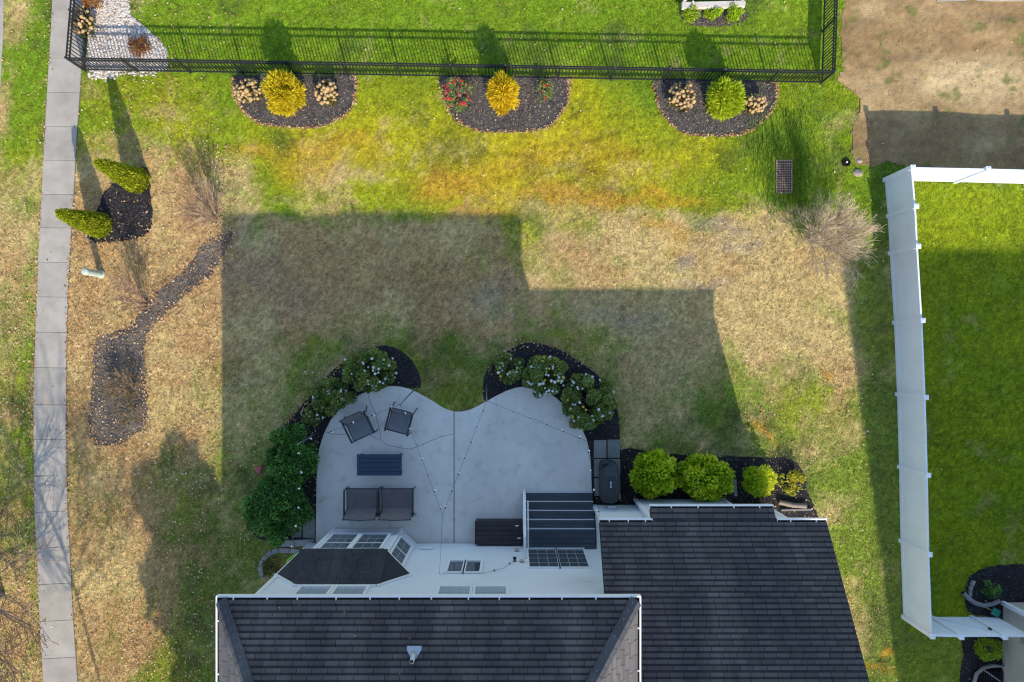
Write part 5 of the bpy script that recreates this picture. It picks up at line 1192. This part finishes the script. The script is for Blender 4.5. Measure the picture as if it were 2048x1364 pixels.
for i,lab in ((2,'thin grey light pole beside the dark green bush'),(1,'thin grey light pole leaning over the right patio chair'),(3,'thin grey light pole at the notch between the patio lobes')):
    o = thing('light_pole',lab,'pole',PB[i],group='string light poles'); MB().tube([PB[i]-Vector((0,0,.1)),PB[i].lerp(PT[i],.5),PT[i]],.02,8).build('shaft', M_pole, o, smooth=True)
    MB().tube([PT[i]-Vector((.05,0,.0)),PT[i]+Vector((0,0,.03)),PT[i]+Vector((.05,0,0))],.008,6).build('hook', M_pole, o)
Jn = G(885,1030,2.7); Wl = VY(879,1148,YW+.04); Rt = G(1173,882,2.0)
light_string('string of bulbs from the left pole over both chairs',[(PT[2],PT[1],.12,5)])
light_string('string of bulbs from the chair pole down to the house wall',[(PT[1],Jn,.12,7),(Jn,Wl,.03,0)])
light_string('string of bulbs from the notch pole crossing the patio joint',[(PT[3],Jn,.12,7)])
light_string('string of bulbs from the notch pole to the wing wall',[(PT[3],Rt,.12,6),(Rt,Vector((2.55,-4.9,2.35)),.1,4),(Vector((2.55,-4.9,2.35)),Vector((2.56,-6.1,3.0)),.05,4)])
light_string('string of bulbs over the dark green bushes left of the patio',[(PT[2],G(597,996,2.25),.1,3),(G(597,996,2.25),G(576,1112,2.4),.1,3)])
light_string('thin cable running along the house wall to the floodlight',[(Wl,VY(963,1147,YW+.04),.0,0),(VY(963,1147,YW+.04),VY(1006,1137,YW+.05),.02,1),(VY(1006,1137,YW+.05),(.05,YW+.05,2.1),.03,1)])

# ------------------------------------------------------------------ small yard objects
b = G(203,549); o = thing('utility_pedestal','pale green round utility post beside the sidewalk','utility post',b)
MB().lathe(b,[(.13,-.05),(.13,.06),(.105,.08),(.105,.72),(.112,.73),(.112,.86),(.09,.90),(.03,.92)],16).build('body', M_green, o, smooth=False, bevel=.004)
MB().lathe(b,[(.1065,.40),(.1065,.41)],16).build('band', M_stone, o)
# drain grate
g0,g1 = G(1552,321),G(1583,386); o = thing('drain_grate','rusty iron drain grate set in the lawn','grate',G(1567,353))
m = MB(); m.box(g0.x,g1.x,g1.y,g0.y,-.06,.0085); m.build('pit', M_pitd, o)
m = MB(); fr = .03; m.box(g0.x-.01,g0.x+fr,g1.y-.01,g0.y+.01,-.03,.045); m.box(g1.x-fr,g1.x+.01,g1.y-.01,g0.y+.01,-.03,.045); m.box(g0.x+fr,g1.x-fr,g1.y-.01,g1.y+fr,-.03,.045); m.box(g0.x+fr,g1.x-fr,g0.y-fr,g0.y+.01,-.03,.045); m.build('frame', M_iron, o)
for i in range(1,8):
    x = g0.x+fr+(g1.x-g0.x-2*fr)*i/8; MB().box(x-.009,x+.009,g1.y+fr,g0.y-fr,.015,.040).build('long_bar', M_iron, o)
for i in range(1,13):
    y = g1.y+fr+(g0.y-g1.y-2*fr)*i/13; MB().box(g0.x+fr,g1.x-fr,y-.011,y+.011,.015,.043).build('cross_bar', M_iron, o)
# pipe hole and stones by the dirt
b = G(1692,325); o = thing('drain_pipe','open black drain pipe mouth at the edge of the dirt','pipe',b)
m = MB(); n=14
for k in range(n):
    t = 6.283*k/n; m.v += [(b.x+math.cos(t)*.15,b.y+math.sin(t)*.13,.0),(b.x+math.cos(t)*.13,b.y+math.sin(t)*.11,.05),(b.x+math.cos(t)*.105,b.y+math.sin(t)*.09,.045),(b.x+math.cos(t)*.10,b.y+math.sin(t)*.085,.01)]
for k in range(n):
    for j in range(3): a=k*4+j; c_=((k+1)%n)*4+j; m.f.append((a,c_,c_+1,a+1)); m.m.append(0)
m.build('rim', M_rubber, o, smooth=True); MB().lathe((b.x,b.y,0),[(.10,.0),(.10,.012)],14).build('mouth', M_pitd, o); MB().lathe((b.x+.02,b.y+.01,.012),[(.03,0),(.03,.02),(.015,.03)],10).build('cap', M_bulb, o)
def rock(label,px,py,s_,mat=M_rock):
    b = G(px,py); m = MB(); v=[]
    for i in range(5):
        for k in range(9):
            ph = math.pi*.5*i/4.2; t=6.283*k/9; r=s_*rnd.uniform(.82,1.15); v.append((b.x+math.cos(ph)*math.cos(t)*r,b.y+math.cos(ph)*math.sin(t)*r*.85,math.sin(ph)*r*.6-.02))
    f=[(i*9+k,i*9+(k+1)%9,(i+1)*9+(k+1)%9,(i+1)*9+k) for i in range(4) for k in range(9)]+[tuple(range(36,45))]
    m.add(v,f); tag(m.build('rock',mat,smooth=True),label,'rock')
rock('tan rock lump beside the drain pipe mouth',1716,346,.17); rock('small yellow lichen stone above the tan rock',1719,322,.10)
# dirt clods as one mass
bx,by = clod_xy
n=len(bx); base = np.array([(0,0,.8),(1,0,0),(.3,.9,0),(-.8,.6,0),(-.8,-.6,0),(.3,-.9,0)],np.float32); fc = np.array([(0,1,2),(0,2,3),(0,3,4),(0,4,5),(0,5,1)],np.int32)
s_ = nrg.uniform(.006,.02,n); V = base[None]*s_[:,None,None]*nrg.uniform(.7,1.3,(n,6,3)); V = V+np.stack([bx,by,np.full(n,.035)],-1)[:,None,:]
ob = big_mesh('dirt_clods',V.reshape(-1,3),(fc[None]+(np.arange(n)*6)[:,None,None]).reshape(-1,3),M_chip if False else foliage('clod',[(0,(0.20,0.14,0.09)),(.6,(0.32,0.23,0.14)),(1,(0.55,0.46,0.33))],0,.95,.1),None,False,np.repeat(nrg.random(n),6)); tag(ob,'loose clods and straw bits on the bare dirt','dirt',None,'stuff')
# pipes by the wing
def corr_pipe(label, pts, r, mat, name='drain_pipe'):
    P=[]; R=[]; pts=[Vector(p) for p in pts]
    for a,b_ in zip(pts,pts[1:]):
        k=max(3,int((b_-a).length/.022))
        for i in range(k): P.append(a.lerp(b_,i/k)); R.append(r if len(P)%2 else r*.86)
    P.append(pts[-1]); R.append(r); o = thing(name,label,'pipe',pts[0]); MB().tube(P,R,12).build('corrugated_tube',mat,o,smooth=True)
    d=(pts[-1]-pts[-2]).normalized(); MB().tube([pts[-1]-d*.01,pts[-1]+d*.004],r*.78,12).build('opening',M_pitd,o)
def gz(px,py,z): return G(px,py,z)
corr_pipe('grey downspout pipe lying between the laurels',[gz(1471,992,.09),gz(1470,975,.09),gz(1469.5,958,.08)],.065,M_pipe)
corr_pipe('tan corrugated pipe at the wing corner',[gz(1558,1004,.09),gz(1585,1010,.09),gz(1612,1012,.08)],.085,M_pipeb)
corr_pipe('grey corrugated pipe curving through the neighbouring mulch bed',[gz(2000,1201,.2),gz(1985,1208,.1),gz(1968,1211,.08),gz(1950,1206,.08),gz(1936,1196,.07),gz(1926,1185,.07)],.075,M_pipe)
a,b = G(1562,1020,.05),G(1622,1019,.05); tag(MB().bar(a,b,.07,.07).build('timber_plank',M_timberd,bevel=.01),'weathered plank on the soil below the tan pipe','plank')
# shovel
a,b = G(1968,1213,.15),G(1984,1221,.18); o = thing('garden_shovel','green bladed shovel leaning by the neighbouring gate','shovel',a)
MB().tube([a,b],.016,8).build('handle',M_woodh,o,smooth=True); d=(b-a).normalized(); s_=Vector((-d.y,d.x,0))
m=MB(); q=[b-s_*.12,b+s_*.12,b+d*.26+s_*.11,b+d*.26-s_*.11]; m.add([p+Vector((0,0,.02*(i in (0,1)))) for i,p in enumerate(q)]+[p-Vector((0,0,.012)) for p in q],[(0,1,2,3),(7,6,5,4),(0,4,5,1),(1,5,6,2),(2,6,7,3),(3,7,4,0)]); m.build('blade',M_teal,o,bevel=.004)
# stone edgings
def edging(label, pts, w_=.15, name='stone_edging', hgt=.09, gap=.006):
    o = thing(name,label,'edging',G(*pts[0]))
    for (a,b) in zip(pts,pts[1:]):
        p,q = G(*a),G(*b); MB().bar(p+Vector((0,0,hgt/2)),q+Vector((0,0,hgt/2)),w_,hgt,ext=-gap).build('edging_stone',M_stone,o,bevel=.012)
edging('curved grey edging stones left of the bay window',[(604,1103),(582,1100),(558,1099.5),(546,1103),(535,1110),(527,1120),(522,1131),(523,1142),(530,1155)])
edging('two long grey stone blocks below the slate pavers',[(561,1084.5),(592,1084.5),(630,1082)],.20,'stone_block',.14)
edging('curved edging stones at the neighbouring mulch bed',[(1938,1192),(1938,1180),(1941,1170),(1946,1160)],.10)
# lime hose
o = thing('garden_hose','lime green looped hose beside the bay roof','hose',G(585,1113))
for k,(w_,h_) in enumerate(((.055,.25),(.035,.21))):
    c0,c1 = G(573,1124,.05+.03*k),G(598,1106,.08+.03*k); d=(c1-c0); L=d.length; u=d.normalized(); v_=Vector((-u.y,u.x,0)); pts=[(c0+c1)/2+u*math.cos(t)*L/2*(1-.08*k)+v_*math.sin(t)*w_ for t in [6.2832*i/20 for i in range(21)]]
    MB().tube(pts,.02,8,cap=False).build('loop',M_lime,o,smooth=True)
MB().tube([G(590,1112,.1),G(597,1106,.13)],.035,8).build('nozzle',M_lime,o,smooth=True)
# timber frame at the top edge
o = thing('timber_frame','weathered pale timber beams with brackets at the top edge beyond the fence','timberwork',G(1425,10))
def gy(px,py,z): return G(px,py,z)
MB().bar(gy(1363,12,.30),gy(1489,9,.30),.20,.12).build('beam',M_timber,o,bevel=.01)
for x in (1386,1470): MB().bar(gy(x,12,.15),gy(x+1,4,.50),.10,.06).build('bracket',M_timber,o,bevel=.006)
for x,dx in ((1366,14),(1486,-6)): MB().bar(gy(x,8,.30),gy(x+dx,-16,.34),.09,.09).build('side_beam',M_timber,o); MB().box(gy(x,10,.1).x-.04,gy(x,10,.1).x+.04,gy(x,10,.1).y-.04,gy(x,10,.1).y+.04,-.02,.24).build('leg',M_timber,o)
q = GP([(1382,1),(1478,-1),(1478,-40),(1384,-40)]); MB().prism(q if area(q)>0 else q[::-1],.02,.12).build('dark_cover',plain('dark_green_mesh',(0.01,0.03,0.022),.8,.1),o)
# specks on the roofs
def samp_roof(n):
    X=[];Y=[];Z=[]
    for px,py in ((462,1203),(560,1214),(600,1209),(767,1241),(635,1257),(711,1270),(555,1339),(820,1275),(690,1222),(800,1346)):
        p = on_slope(px,py); X.append(p.x);Y.append(p.y);Z.append(p.z+.03)
    return np.array(X),np.array(Y),np.array(Z)
fallen(0,samp_roof,'a few pale dry leaves lying on the dark roof')

# grass blades standing in for thin branch shadows by the drain grate
tx=[];ty=[]
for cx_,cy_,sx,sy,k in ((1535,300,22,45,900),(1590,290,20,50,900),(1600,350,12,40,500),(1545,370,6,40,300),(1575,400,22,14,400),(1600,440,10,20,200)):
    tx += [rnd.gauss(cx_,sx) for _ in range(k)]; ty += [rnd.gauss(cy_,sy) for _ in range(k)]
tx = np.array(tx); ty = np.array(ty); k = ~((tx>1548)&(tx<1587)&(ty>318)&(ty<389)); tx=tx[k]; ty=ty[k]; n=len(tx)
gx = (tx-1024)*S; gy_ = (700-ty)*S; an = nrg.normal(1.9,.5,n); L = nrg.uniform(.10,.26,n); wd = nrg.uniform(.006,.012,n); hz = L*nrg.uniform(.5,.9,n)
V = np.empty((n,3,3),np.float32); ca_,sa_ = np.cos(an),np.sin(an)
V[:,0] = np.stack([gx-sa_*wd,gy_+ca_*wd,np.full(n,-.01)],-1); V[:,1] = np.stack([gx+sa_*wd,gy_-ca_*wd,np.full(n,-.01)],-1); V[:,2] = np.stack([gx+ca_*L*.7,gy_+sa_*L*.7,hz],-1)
cc = np.array((0.13,0.24,0.02))*nrg.uniform(.5,1.5,(n,1)); ob = big_mesh('shadow_grass',V.reshape(-1,3),np.arange(3*n,dtype=np.int32).reshape(n,3),M_blade,None,False,None,np.repeat(cc,3,axis=0)); tag(ob,'tall grass tufts added to suggest branch shadows round the drain grate','grass',None,'stuff')
